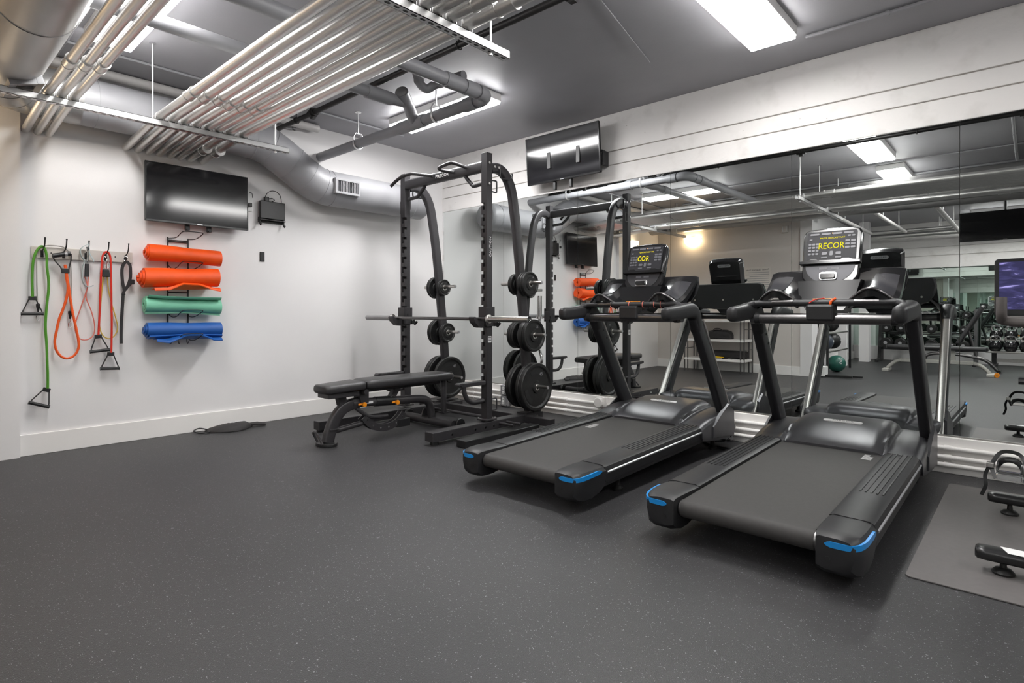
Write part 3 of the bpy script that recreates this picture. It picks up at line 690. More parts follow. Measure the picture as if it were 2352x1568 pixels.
t = thing('resistance_band', 'thin yellow loop band clipped inside the red band on the fourth hook', 'band', (HX-.02, HY[3], 1.46), RG)
B().tube(smooth_path(yz([(-3.529, 1.335), (-3.541, 1.198), (-3.550, 1.057), (-3.555, .944), (-3.536, .87), (-3.498, .840), (-3.460, .856), (-3.435, .919), (-3.450, 1.011), (-3.474, 1.108), (-3.496, 1.222), (-3.505, 1.335)], .038), 5), .0045, n=8).build('loop_tube', YELLOWT, t)
B().prism([(-3.545, 1.325), (-3.487, 1.325), (-3.496, 1.385), (-3.535, 1.385)], 'x', .03, .062, .006).build('clip_body', BLACK, t, smooth=False)
c = B(); c.tube([(.052, -3.522+.012*math.cos(a), 1.465+.018*math.sin(a)) for a in [2*PI*j/14 for j in range(14)]], .0025, n=6, closed=True)
for y in (-3.527, -3.505): c.tube([(.052, y+.007*math.cos(a), 1.415+.032*math.sin(a)) for a in [2*PI*j/14 for j in range(14)]], .0028, n=6, closed=True)
c.build('snap_hook', CHROME, t)
t = thing('strap', 'black webbing door strap with side buckle hanging from the fifth hook', 'strap', (HX, HY[4], 1.46), RG)
B().strap(smooth_path(yz([(-3.379, 1.455), (-3.400, 1.43), (-3.411, 1.38), (-3.406, 1.288), (-3.395, 1.225), (-3.401, 1.195), (-3.406, 1.12), (-3.411, 1.028), (-3.416, .912), (-3.416, .797)]), 4), .022, .004, (1, .1, 0)).build('strap_web', WEBBING, t, smooth=False)
B().strap(smooth_path(yz([(-3.379, 1.455), (-3.358, 1.43), (-3.352, 1.39), (-3.354, 1.319), (-3.375, 1.25), (-3.395, 1.22)]), 4), .022, .004, (1, .1, 0)).build('strap_loop', WEBBING, t, smooth=False)
B().strap(smooth_path(yz([(-3.392, 1.235), (-3.36, 1.265), (-3.342, 1.295)]), 4), .020, .004, (1, .1, 0)).build('strap_tail', WEBBING, t, smooth=False)
B().box(.048, .070, -3.352, -3.325, 1.272, 1.312, .005).build('buckle', BLACK, t, smooth=False)
B().box(.05, .068, -3.414, -3.388, 1.186, 1.196, .002).build('slider', BLACKGLOSS, t, smooth=False)
c = B(); c.tube([(.05, -3.383+.015*math.cos(a), 1.478+.018*math.sin(a)) for a in [2*PI*j/14 for j in range(14)]], .002, n=6, closed=True); c.build('ring', CHROME, t)

# ================================================================= mat rack and rolled mats
t = thing('mat_rack', 'black wire wall rack holding four rolled mats', 'rack', (0, -2.99, 1.3))
r = B()
for y in (-3.069, -2.912): r.cyl((.012, y, .83), (.012, y, 1.685), .006, n=8)
r.build('rack_rail', BLACK, t)
r = B()
for z in (1.66, 1.648, 1.215, .838): r.cyl((.014, -3.069, z), (.014, -2.912, z), .005, n=8)
r.build('cross_bar', BLACK, t)
for z0 in (1.655, 1.408, 1.175, .975):
    dz = {1.655: 1.69, 1.408: 1.44, 1.175: 1.013, .975: .822}[z0]
    zb = {1.655: 1.655, 1.408: 1.43, 1.175: 1.012, .975: .822}[z0]
    if z0 == 1.655: pts = [(.015, -3.069, 1.675), (.06, -3.06, 1.672), (.14, -3.04, 1.675), (.21, -3.02, 1.715), (.215, -2.98, 1.722), (.215, -2.90, 1.722), (.21, -2.86, 1.715), (.14, -2.89, 1.675), (.06, -2.92, 1.672), (.015, -2.912, 1.675)]
    else:
        c = {1.408: 1.43, 1.175: 1.022, .975: .822}[z0]
        pts = [(.015, -3.069, c+.02), (.07, -3.06, c-.012), (.15, -3.045, c-.010), (.205, -3.02, c+.035), (.207, -2.98, c+.043), (.207, -2.89, c+.043), (.205, -2.86, c+.035), (.15, -2.90, c-.010), (.07, -2.92, c-.012), (.015, -2.912, c+.02)]
    B().tube(smooth_path(pts, 4), .0036, n=7).build('cradle', BLACK, t)
for y in (-3.057, -2.991, -2.924): B().tube(smooth_path([(.016, y, .835), (.018, y, .79), (.026, y+.004, .778), (.036, y+.006, .783), (.038, y+.006, .795)], 4), .0028, n=6).build('hook', BLACK, t)
def rolled_mat(lab, y0, y1, z0, z1, R, m, x=.105, stagger=0.05, flap=None, seed=0, squash=1.0):
    """spiral-rolled mat along y from (y0,z0) to (y1,z1): spiral ribbon with thickness, plus a loose outer flap"""
    t = thing('rolled_mat', lab, 'mat', (x, (y0+y1)/2, (z0+z1)/2), 'rolled mats in the wire rack')
    turns, n = 3.25, 78; th = R*.205
    rnd = random.Random(seed)
    rows = 13; sec = []
    for j in range(rows):
        s = j/(rows-1); ring = []
        sag = .012*math.sin(PI*s)
        for i in range(n+1):
            f = i/n; a = 2*PI*turns*f + .9 + seed
            rr = R*(.30+.70*f) - (0 if f < 1 else 0)
            # the layers telescope out at the first end
            yy = y0+(y1-y0)*s + (1-s)*stagger*(f-.75)
            k = 1-.10*math.exp(-((s-.55)/.22)**2)
            ring.append(((x+rr*k*math.cos(a)), yy, z0+(z1-z0)*s+rr*k*squash*math.sin(a)+sag*(f-.5)))
        sec.append(ring)
    b = B(); outer = sec
    b2 = [[(x+(p[0]-x)*.0+ (p[0]-x)*(1-th/ max(.02, math.hypot(p[0]-x, p[2]-(z0+(z1-z0)*j/(rows-1))))), p[1], (z0+(z1-z0)*j/(rows-1))+(p[2]-(z0+(z1-z0)*j/(rows-1)))*(1-th/max(.02, math.hypot(p[0]-x, p[2]-(z0+(z1-z0)*j/(rows-1)))))) for p in ring] for j, ring in enumerate(sec)]
    Ro = [[b._v(p) for p in ring] for ring in outer]; Ri = [[b._v(p) for p in ring] for ring in b2]
    for A in (Ro, Ri):
        for u, v in zip(A[:-1], A[1:]):
            for i in range(n): b._f([u[i], u[i+1], v[i+1], v[i]])
    for j in (0, rows-1):
        for i in range(n): b._f([Ro[j][i], Ro[j][i+1], Ri[j][i+1], Ri[j][i]])
    for j in range(rows-1):
        for i in (0, n): b._f([Ro[j][i], Ro[j+1][i], Ri[j+1][i], Ri[j][i]])
    b.build('mat_roll', m, t, ang=60)
    if flap:
        rr = []
        for s, dz, dx in flap:
            c = (x, y0+(y1-y0)*s, z0+(z1-z0)*s)
            rr.append((c, dz, dx))
        f = B(); up, dn = [], []
        for c, dz, dx in rr:
            sg = -1 if dz < 0 else 1
            a = [(c[0]-.02, c[1], c[2]+sg*R*.97), (c[0]+.045, c[1], c[2]+sg*R*.90), (c[0]+.045+dx*.6, c[1], c[2]+dz*.8), (c[0]+.045+dx, c[1], c[2]+dz)]
            up.append(a); dn.append([(p[0]-.002, p[1], p[2]-.007) for p in a])
        secs = [list(u)+list(reversed(d)) for u, d in zip(up, dn)]
        f.loft(secs).build('loose_flap', m, t, ang=60)
    return t
rolled_mat('orange rolled mat at the very top of the wire rack', -3.250, -2.690, 1.532, 1.515, .076, ORANGE, .112, .035, None, .4)
rolled_mat('larger orange-red rolled mat second from the top of the rack, one edge drooping', -3.285, -2.712, 1.322, 1.345, .092, ORANGE, .118, .05, [(.12, -.098, .03), (.30, -.095, .04), (.48, -.050, .05), (.70, -.058, .05), (.88, -.098, .05), (1.0, -.112, .045)], 1.3)
rolled_mat('mint green rolled mat in the wire rack', -3.270, -2.690, 1.108, 1.090, .075, MINT, .112, .012, [(.02, .082, .03), (.2, .075, .05), (.5, .078, .055), (.97, .086, .05)], 2.4)
rolled_mat('blue rolled mat lowest in the wire rack', -3.255, -2.684, .898, .893, .074, BLUE, .112, .04, [(.10, -.085, .03), (.25, -.098, .045), (.48, -.040, .05), (.68, -.040, .05), (.85, -.085, .05), (.98, -.088, .045)], 3.1)

# ================================================================= bag on the floor
t = thing('sandbag', 'flat black carry bag with strap handle lying on the floor by the baseboard', 'bag', (.15, -2.6, 0))
rows = []
prof = [(-2.80, .07, .16, .012), (-2.76, .05, .20, .030), (-2.68, .045, .255, .050), (-2.60, .045, .275, .058), (-2.52, .045, .25, .054), (-2.47, .045, .20, .050), (-2.43, .05, .17, .030), (-2.41, .06, .14, .014)]
secs = []
for y, xa, xb, h in prof:
    secs.append([(xa+(xb-xa)*(.5-.5*math.cos(PI*k/8)), y, .004+h*math.sin(PI*k/8)**.7) for k in range(9)]+[(xb-(xb-xa)*k/4, y, .002) for k in range(1, 4)])
B().loft(secs).build('bag_body', WEBBING, t, ang=60)
B().tube(smooth_path([(.11, -2.78, .018), (.07, -2.84, .035), (.08, -2.89, .02), (.15, -2.86, .008), (.17, -2.79, .012)], 5), .006, n=8).build('strap_handle', BLACK, t)
B().loft([[(.09, -2.44, .03), (.16, -2.44, .03), (.16, -2.44, .015), (.09, -2.44, .015)], [(.12, -2.36, .035), (.20, -2.38, .028), (.20, -2.38, .012), (.12, -2.36, .015)], [(.16, -2.30, .022), (.21, -2.32, .018), (.21, -2.32, .006), (.16, -2.30, .008)]]).build('bag_flap', WEBBING, t)
for k, (x0, y0, w) in enumerate(((.098, -2.585, .05), (.115, -2.565, .085), (.132, -2.555, .06))):
    B().box(x0, x0+.006, y0, y0+w, .0605+.001*k, .0625+.001*k).build('bag_print', WTEXT, t, smooth=False)
B().tube([(.128+.026*math.cos(a), -2.59+.03*math.sin(a), .0625) for a in [2*PI*j/16 for j in range(16)]], .0025, n=5, closed=True).build('bag_emblem', WTEXT, t)
# ================================================================= power rack
XL, XRt = 0.772, 1.925
rack = thing('power_rack', 'tall charcoal half rack with pull-up handles standing before the mirrors', 'rack', (1.36, -1.16, 0))
def post(x, inner):
    """square upright; inner=+1/-1 is the side whose front corner is notched with L-shaped bar slots"""
    h = .034; y0, y1 = -1.194, -1.126; ztop, zb = 2.425, .125
    b = B(); b.box(x-h, x+h, y0+.026, y1, zb, ztop)
    # front slab with notches cut out of the inner edge (outline in x,z)
    edge = [(x-inner*h, zb)]
    edge += [(x+inner*h, zb)]
    zs = [1.975-.0985*k for k in range(16)]; zs = [z for z in zs if z > .45]
    for z in reversed(zs):
        xi = x+inner*h
        edge += [(xi, z-.006), (xi-inner*.020, z-.006), (xi-inner*.020, z-.040), (xi-inner*.040, z-.040), (xi-inner*.040, z+.020), (xi, z+.020)]
    edge += [(x+inner*h, ztop), (x-inner*h, ztop)]
    b.prism(edge, 'y', y0, y0+.026)
    p = b.build('upright', RACKGREY, rack, smooth=False)
    B().box(x-.030, x+.030, y0+.025, y0+.0262, .45, 2.02).build('slot_backing', BLACK, p, smooth=False)
    B().box(x-.062, x+.062, y0-.030, y1+.030, .113, .1252, .003).build('base_plate', RACKGREY, rack, smooth=False)
    for sx in (-1, 1):
        for sy in (y0-.018, y1+.018): B().cyl((x+sx*.049, sy, .125), (x+sx*.049, sy, .135), .009, n=8).build('bolt', CHROME, rack)
    B().box(x-h-.001, x+h+.001, y0-.001, y1+.001, ztop, ztop+.004, .002).build('upright_cap', BLACK, rack, smooth=False)
    return p
post(XL, 1); pr_ = post(XRt, -1)
B().box(XL-.048, XL-.036, -1.19, -1.13, 2.03, 2.16, .004).build('side_plate', BLACK, rack, smooth=False)
def rtube(b, pts, w, d):
    """rounded rectangular section in x (w) and along the normal (d), path in the yz plane"""
    P = [Vector(p) for p in pts]; secs = []
    for i in range(len(P)):
        tt = (P[min(i+1, len(P)-1)]-P[max(i-1, 0)]).normalized(); n = Vector((0, -tt.z, tt.y))
        secs.append([P[i]+Vector((q[0], 0, 0))+n*q[1] for q in rrect(0, 0, w, d, min(w, d)*.28, 3)])
    b.loft(secs)
RU = [(-1.125, 2.300), (-1.06, 2.318), (-.99, 2.312), (-.925, 2.275), (-.872, 2.21), (-.838, 2.13), (-.815, 2.03), (-.762, 1.72), (-.712, 1.317), (-.650, .707), (-.598, .125)]
for x in (XL, XRt):
    b = B(); rtube(b, smooth_path([(x, y, z) for y, z in RU], 4), .066, .088); b.build('rear_upright', RACKGREY, rack, ang=50)
    B().box(x-.06, x+.06, -.70, -.50, .105, .117, .003).build('base_plate', RACKGREY, rack, smooth=False)
# base: two long beams, a rear cross beam with outriggers and a low side beam
B().box(1.885, 1.985, -1.815, -.46, .030, .105, .005).build('base_beam', RACKGREY, rack, smooth=False)
B().box(.765, .862, -2.150, -.46, .018, .095, .005).build('base_beam', RACKGREY, rack, smooth=False)
for x, y in ((1.935, -1.76), (1.935, -.52), (.80, -2.10), (.80, -.52)): B().cyl((x, y, 0), (x, y, .031), .036, n=14).build('foot', BLACK, rack)
B().box(.852, 1.883, -.735, -.665, .032, .098, .004).build('cross_beam', RACKGREY, rack, smooth=False)
B().box(1.987, 2.290, -.735, -.665, .032, .098, .004).build('cross_beam', RACKGREY, rack, smooth=False)
B().box(.46, .748, -.735, -.665, .032, .098, .004).build('cross_beam', RACKGREY, rack, smooth=False)
B().cyl((.852, -.86, .055), (1.883, -.86, .055), .015, n=10).build('cross_rod', RACKGREY, rack)
b = B(); b.box(2.115, 2.225, -1.690, -.80, .0, .058, .005); b.box(2.125, 2.215, -1.66, -1.05, .058, .0585); b.build('side_beam', BLACK, rack, smooth=False)
b = B(); b.cyl((1.985, -1.06, .075), (2.15, -1.06, .075), .012, n=10); b.build('cross_rod', RACKGREY, rack)
b = B(); b.cyl((1.985, -.97, .075), (2.15, -.97, .075), .012, n=10); b.build('cross_rod', RACKGREY, rack)
for y in (-1.62, -1.36, -1.24, -1.14): 
    B().cyl((1.985, y, .066), (1.992, y, .066), .010, n=8).build('bolt', CHROME, rack)
for (x, y) in ((1.992, -.70), (1.992, -.56)): B().cyl((1.985, y, .07), (1.996, y, .07), .016, n=8).build('bolt', CHROME, rack)
for (x, y) in ((.85, -.80), (.85, -.55)): B().cyl((x, y, .07), (x+.010, y, .07), .014, n=8).build('bolt', CHROME, rack)
# top beam, handles, name plate
b = B(); b.loft([[(x, -1.165+q[0], 2.318+q[1]) for q in rrect(0, 0, .060, .096, .022, 4)] for x in (XL+.036, 1.36, XRt-.036)]); b.build('top_beam', RACKGREY, rack, ang=50)
for z in (2.30, 2.12):
    B().cyl((XRt+.036, -1.168, z+.04), (XRt+.044, -1.168, z+.04), .011, n=8).build('bolt', CHROME, rack)
for y in (-1.10, -1.05): B().cyl((XRt+.033, y, 2.318), (XRt+.043, y, 2.318), .011, n=8).build('bolt', CHROME, rack)
def hd(pts, r=.0155): B().tube(smooth_path(pts, 5), r, n=12).build('pull_up_handle', RACKGREY, rack)
hd([(1.25, -1.20, 2.335), (1.20, -1.225, 2.342), (1.08, -1.29, 2.364), (1.02, -1.305, 2.366), (.93, -1.33, 2.348), (.86, -1.345, 2.315), (.805, -1.36, 2.275)])
hd([(1.71, -1.20, 2.330), (1.69, -1.235, 2.345), (1.64, -1.30, 2.368), (1.59, -1.315, 2.366), (1.48, -1.315, 2.352), (1.455, -1.295, 2.345), (1.47, -1.26, 2.335), (1.545, -1.20, 2.318)])
hd([(1.655, -1.165, 2.275), (1.69, -1.165, 2.235), (1.745, -1.165, 2.180), (1.775, -1.165, 2.166), (1.89, -1.165, 2.172)], .017)
hd([(1.09, -1.165, 2.275), (1.055, -1.165, 2.235), (.985, -1.165, 2.185), (.955, -1.165, 2.176), (.83, -1.165, 2.172)], .017)
B().cyl((1.715, -1.196, 2.338), (1.715, -1.206, 2.338), .017, n=12).build('handle_flange', CHROME, rack)
B().box(1.265, 1.475, -1.1985, -1.1945, 2.290, 2.345, .002).build('name_plate', BLACK, rack, smooth=False)
text('name_print', 'PRECOR', .044, WTEXT, rack, (1.378, -1.1995, 2.317), (1, 0, 0), (0, 0, 1), xscale=1.15)
text('warning_print', 'CAUTION', .036, WTEXT, rack, (XRt+.0366, -1.152, 1.615), (0, 0, 1), (0, -1, 0), xscale=1.1)
B().box(XRt+.0362, XRt+.0368, -1.182, -1.140, .785, .840).build('warning_label', WTEXT, rack, smooth=False)
for z in (.800, .812, .824): B().box(XRt+.0368, XRt+.0372, -1.178, -1.144, z, z+.006).build('label_print', DTEXT, rack, smooth=False)
# side loops on the uprights and J hooks at the top
for x, s in ((XL, -1), (XRt, 1)):
    for z in (2.145, .245):
        B().tube(smooth_path([(x+s*.034, -1.135, z+.047), (x+s*.034, -1.08, z+.05), (x+s*.034, -1.072, z+.03), (x+s*.034, -1.072, z-.03), (x+s*.034, -1.08, z-.05), (x+s*.034, -1.135, z-.047)], 3), .0065, n=8).build('band_loop', RACKGREY, rack)
    B().tube(smooth_path([(x+s*.040, -1.035, 2.345), (x+s*.040, -1.035, 2.29), (x+s*.042, -1.03, 2.235), (x+s*.042, -.98, 2.228), (x+s*.042, -.90, 2.24), (x+s*.042, -.875, 2.265), (x+s*.042, -.88, 2.295)], 4), .0065, n=8).build('storage_hook', RACKGREY, rack)
# bar rests
def rest(x, z, inner):
    b = B(); b.box(x-.050, x-.038, -1.212, -1.110, z-.085, z+.085, .004); b.box(x+.038, x+.050, -1.212, -1.110, z-.085, z+.085, .004); b.box(x-.050, x+.050, -1.214, -1.2, z-.085, z+.085, .004)
    b.box(x-.045, x+.045, -1.122, -1.108, z-.06, z+.05, .004)
    o = b.build('bar_rest', RACKGREY, rack, smooth=False)
    hk = [(-1.205, z-.090), (-1.205, z-.020), (-1.235, z-.030), (-1.262, z-.034), (-1.290, z-.026), (-1.312, z-.002), (-1.326, z-.002), (-1.334, z-.012), (-1.318, z-.050), (-1.275, z-.090), (-1.24, z-.098)]
    B().prism(hk, 'x', x-.050, x+.020, .003).build('rest_hook', RACKGREY, o, smooth=False)
    B().cyl((x+.050, -1.165, z+.01), (x+.053, -1.165, z+.01), .013, n=12).build('rest_hole', BLACK, o)
    l = B(); l.box(x+.050, x+.066, -1.128, -1.082, z-.085, z-.045, .004); l.cyl((x+.058, -1.095, z-.09), (x+.075, -1.07, z-.055), .012, n=8); l.cyl((x+.058, -1.105, z-.05), (x+.07, -1.085, z-.02), .006, n=8)
    l.build('lock_lever', BLACKGLOSS, o, smooth=False)
rest(XL, 1.010, 1); rest(XRt, 1.010, -1)
# spotter arms
for x in (XL, XRt):
    s = B(); s.box(x-.030, x+.030, -1.470, -1.20, .422, .458, .006)
    s.prism([(-1.470, .422), (-1.470, .458), (-1.496, .458), (-1.512, .447), (-1.510, .432), (-1.490, .440)], 'x', x-.030, x+.030, .003)
    o = s.build('spotter_arm', RACKGREY, rack, smooth=False)
    B().tube(smooth_path([(x, -1.435, .425), (x, -1.425, .37), (x, -1.395, .315), (x, -1.34, .285), (x, -1.27, .280), (x, -1.205, .285)], 4), .020, n=12).build('arm_brace', RACKGREY, o)
# storage pegs
PEG = [(1.315, -.706), (.840, -.660), (.362, -.618)]
for x in (XL, XRt):
    for z, y in PEG:
        for s in (-1, 1):
            p = B().cyl((x+s*.030, y, z), (x+s*.245, y, z), .0165, n=14).build('storage_peg', STEEL, rack)
            B().cyl((x+s*.245, y, z), (x+s*.249, y, z), .014, n=14).build('peg_cap', SILVERP, p)
        B().cyl((x+.033, y-.048, z+.01), (x+.037, y-.048, z+.01), .009, n=8).build('bolt', CHROME, rack)
# holder for the upright bar
b = B(); b.cyl((1.99, -.52, .14), (1.99, -.52, .16), .04, n=14); b.box(1.95, 1.99, -.60, -.50, .105, .14); b.build('bar_holder', RACKGREY, rack, smooth=False)

# ---------------------------------------------------------------- weight plates
def plate(x, y, z, R, th, face, lab, num=None):
    t = thing('weight_plate', lab, 'weight', (x, y, z), 'weight plates on the rack pegs')
    h = th/2
    prof = [(.026, -h*.9), (.055, -h*.9), (.060, -h*.35), (R*.80, -h*.35), (R*.87, -h*.95), (R*.97, -h*.95), (R, -h*.6), (R, h*.6), (R*.97, h*.95), (R*.87, h*.95), (R*.80, h*.35), (.060, h*.35), (.055, h*.9), (.026, h*.9), (.026, -h*.9)]
    B().lathe(prof, (x, y, z), (1, 0, 0), 40).build('plate_body', RUBBER, t, ang=30)
    B().lathe([(.0178, -h), (.030, -h), (.030, h), (.0178, h), (.0178, -h)], (x, y, z), (1, 0, 0), 20).build('hub_ring', STEEL, t)
    if R > .10:
        for k in range(3):
            a0 = 95+120*k
            o = [(R*.74*math.cos(math.radians(a)), R*.74*math.sin(math.radians(a))) for a in range(a0-28, a0+29, 7)]
            i = [(R*.55*math.cos(math.radians(a)), R*.55*math.sin(math.radians(a))) for a in range(a0+28, a0-29, -7)]
            B().prism([(y+p[0], z+p[1]) for p in o+i], 'x', x-h*.40, x+h*.42).build('grip_slot', BLACK, t, smooth=False)
    if num:
        f = 1 if face > 0 else -1
        n = text('weight_print', num, R*.20, GREYP, t, (x+f*h*.42, y+f*R*.30, z+R*.52), (0, f, 0), (0, 0, 1))
    return t
def stack(peg, side, items, wtree, wlev):
    z, y = PEG[peg]; x = (XL if wtree == 'farther' else XRt)
    pos = .038
    for i, (R, th, num) in enumerate(items):
        cx = x+side*(pos+th/2); pos += th+.002
        sz = 'large' if R > .18 else 'medium' if R > .12 else 'small'
        who = ('only' if len(items) == 1 else ['innermost', 'outermost'][i] if len(items) == 2 else ['innermost', 'middle', 'outermost'][i])
        sd = 'facing the treadmills' if (side > 0 and wtree == 'nearer') else 'facing into the rack' if (side < 0 and wtree == 'nearer') or (side > 0) else 'facing the white wall'
        zc = z-(.0)
        plate(cx, y, zc-.0085, R, th, side, f'{sz} black weight plate, {who} on the {wlev} peg {sd}, {"near" if wtree == "nearer" else "far"} rack upright', num)
stack(0, 1, [(.112, .026, '10'), (.112, .026, '10'), (.112, .026, '10')], 'nearer', 'top')
stack(1, 1, [(.150, .050, None), (.150, .040, '25')], 'nearer', 'middle')
stack(2, 1, [(.224, .040, None), (.224, .045, '45')], 'nearer', 'bottom')
stack(0, -1, [(.100, .022, None), (.100, .022, None)], 'nearer', 'top')
stack(1, -1, [(.125, .026, None), (.125, .026, None), (.125, .024, None)], 'nearer', 'middle')
stack(2, -1, [(.205, .032, None), (.205, .032, None)], 'nearer', 'bottom')
stack(0, -1, [(.115, .026, '10'), (.115, .026, None)], 'farther', 'top')
stack(1, -1, [(.140, .032, '25'), (.140, .034, None)], 'farther', 'middle')
stack(2, -1, [(.224, .040, '45'), (.224, .040, None)], 'farther', 'bottom')
stack(0, 1, [(.085, .020, None), (.085, .020, None)], 'farther', 'top')
stack(1, 1, [(.100, .022, None), (.100, .022, None)], 'farther', 'middle')
stack(2, 1, [(.220, .036, '45')], 'farther', 'bottom')

# ---------------------------------------------------------------- barbells
t = thing('barbell', 'long straight barbell lying bare across the two rack rests', 'barbell', (1.37, -1.268, .99))
yb, zb = -1.266, .9905
B().cyl((.72, yb, zb), (2.05, yb, zb), .0142, n=14).build('bar_shaft', DSTEEL, t)
B().cyl((.262, yb, zb), (.690, yb, zb), .0255, n=20).build('bar_sleeve', GREYP, t)
B().cyl((2.065, yb, zb), (2.500, yb, zb), .0255, n=20).build('bar_sleeve', STEEL, t)
for x in (.690, 2.045):
    B().lathe([(.012, 0), (.036, .0), (.038, .006), (.038, .016), (.028, .022), (.012, .022)], (x, yb, zb), (1, 0, 0), 20).build('bar_collar', STEEL, t)
for x, s in ((2.500, 1), (.262, -1)):
    B().lathe([(.0255, 0), (.024, s*.004), (.016, s*.004), (.014, s*.0015), (.006, s*.0015), (.0, s*.003)], (x, yb, zb), (1, 0, 0), 20).build('sleeve_cap', CHROME, t)
t = thing('barbell', 'short chrome bar standing upright behind the near plates of the rack', 'barbell', (1.99, -.52, .16))
B().cyl((1.99, -.52, .16), (1.99, -.52, .42), .0245, n=18).build('bar_sleeve', CHROME, t)
B().tube(smooth_path([(1.99, -.52, .43), (1.99, -.52, .52), (2.02, -.52, .60), (1.985, -.52, .72), (2.00, -.52, .80), (1.985, -.52, .90), (1.99, -.52, .99)], 4), .014, n=12).build('bar_shaft', CHROME, t)
B().cyl((1.99, -.52, 1.0), (1.99, -.52, 1.20), .0245, n=18).build('bar_sleeve', CHROME, t)
for z in (.42, .985): B().cyl((1.99, -.52, z), (1.99, -.52, z+.02), .036, n=18).build('bar_collar', CHROME, t)

# ---------------------------------------------------------------- adjustable bench
BX = 1.325
bench = thing('weight_bench', 'black adjustable bench with orange knobs lying flat in front of the rack', 'bench', (BX, -1.8, 0))
def pad(b, y0, y1, w0, w1, z0, z1, dz=0.0):
    n = 8; secs = []
    L = y1-y0
    for s in [0, .015, .05, .12, .3, .5, .7, .88, .95, .985, 1]:
        e = min(s, 1-s); k = 1-(1-min(1, e/.06))**2*.16; w = (w0+(w1-w0)*s)*k; h = 1-(1-min(1, e/.05))**2*.35
        zc = (z0+z1)/2+dz*s; hh = (z1-z0)/2*h
        secs.append([(BX+p[0], y0+L*s, zc+p[1]) for p in rrect(0, 0, w, 2*hh, min(hh*.75, .028), 4)])
    b.loft(secs)
b = B(); pad(b, -2.405, -2.055, .215, .265, .408, .475, .012); b.build('seat_pad', BENCHPAD, bench, ang=45)
b = B(); pad(b, -2.045, -1.105, .270, .262, .420, .492, -.004); b.build('back_pad', BENCHPAD, bench, ang=45)
B().box(BX-.085, BX+.085, -2.375, -2.10, .372, .412, .006).build('seat_bracket', RACKGREY, bench, smooth=False)
B().box(BX-.035, BX+.035, -2.06, -1.20, .385, .422, .005).build('back_rail', RACKGREY, bench, smooth=False)
B().cyl((BX-.11, -2.05, .40), (BX+.11, -2.05, .40), .022, n=12).build('hinge_tube', RACKGREY, bench)
b = B(); rtube(b, smooth_path([(BX, -2.335, .022), (BX, -2.315, .10), (BX, -2.275, .19), (BX, -2.21, .265), (BX, -2.12, .298), (BX, -2.06, .30)], 5), .062, .090); b.build('front_leg', RACKGREY, bench, ang=50)
b = B(); b.tube(smooth_path([(BX, -2.12, .30), (BX, -1.95, .295), (BX, -1.60, .275), (BX, -1.42, .262), (BX, -1.335, .235), (BX, -1.295, .165), (BX, -1.28, .075)], 6), .036, n=18); b.build('spine_tube', RACKGREY, bench)
B().cyl((BX, -1.90, .293), (BX, -1.70, .281), .042, n=18).build('spine_sleeve', BLACK, bench)
fr = [(BX+.105*math.cos(a), -2.345+.075*math.sin(a)) for a in [2*PI*k/20 for k in range(20)]]
B().prism(fr, 'z', 0, .024, .004).build('front_foot', BLACK, bench, smooth=False)
B().tube(smooth_path([(BX-.085, -2.375, .02), (BX-.10, -2.40, .085), (BX-.07, -2.405, .10), (BX+.0, -2.41, .07), (BX+.05, -2.405, .02)], 5), .009, n=8).build('lift_handle', RACKGREY, bench)
B().box(BX-.045, BX+.045, -2.335, -2.255, .115, .128, .004).build('step_plate', RACKGREY, bench, smooth=False)
B().cyl((.955, -1.285, .048), (1.640, -1.285, .048), .038, n=18).build('rear_foot_tube', RACKGREY, bench)
for x in (1.645, .915):
    B().lathe([(.012, 0), (.048, 0), (.052, .006), (.052, .026), (.048, .032), (.012, .032)], (x, -1.235, .052), (1, 0, 0), 20).build('wheel', BLACK, bench)
b = B(); b.prism([(-1.34, .08), (-1.23, .08), (-1.26, .15), (-1.31, .15)], 'x', BX-.09, BX-.075); b.build('gusset', RACKGREY, bench, smooth=False)
# curved ladder (sector) under the seat
SY, SZ = -1.81, .31
o = [(SY+.275*math.cos(math.radians(a)), SZ+.275*math.sin(math.radians(a))) for a in range(212, 330, 8)]
i = [(SY+.215*math.cos(math.radians(a)), SZ+.215*math.sin(math.radians(a))) for a in range(324, 208, -8)]
for sx in (-.032, .020): B().prism(o+i, 'x', BX+sx, BX+sx+.012).build('adjust_sector', RACKGREY, bench, smooth=False)
for a in range(220, 325, 19): B().cyl((BX-.036, SY+.245*math.cos(math.radians(a)), SZ+.245*math.sin(math.radians(a))), (BX+.036, SY+.245*math.cos(math.radians(a)), SZ+.245*math.sin(math.radians(a))), .008, n=8).build('sector_pin', CHROME, bench)
B().cyl((BX, -2.29, .10), (BX, -2.02, .13), .022, n=12).build('lower_tube', RACKGREY, bench)
b = B(); b.box(BX-.034, BX+.034, -1.69, -1.55, .045, .115, .004); b.build('dock_tube', BLACK, bench, smooth=False)
b = B(); b.prism([(-2.24, .30), (-2.17, .30), (-2.19, .378), (-2.26, .378)], 'x', BX-.028, BX+.028); b.build('seat_post', RACKGREY, bench, smooth=False)
b = B(); b.prism([(-2.06, .30), (-1.99, .30), (-1.99, .40), (-2.08, .40)], 'x', BX-.05, BX+.05); b.build('hinge_bracket', RACKGREY, bench, smooth=False)
b = B(); b.prism([(-1.78, .285), (-1.72, .285), (-1.64, .395), (-1.70, .395)], 'x', BX-.025, BX+.025); b.build('back_strut', RACKGREY, bench, smooth=False)
B().cyl((BX+.025, -1.735, .315), (BX+.032, -1.735, .315), .012, n=10).build('bolt', CHROME, bench)
b = B(); b.cyl((BX+.03, -1.16, .115), (BX+.03, -1.16, .405), .026, n=14); b.box(BX-.02, BX+.08, -1.20, -1.12, .105, .117); b.build('rear_post', RACKGREY, bench, smooth=False)
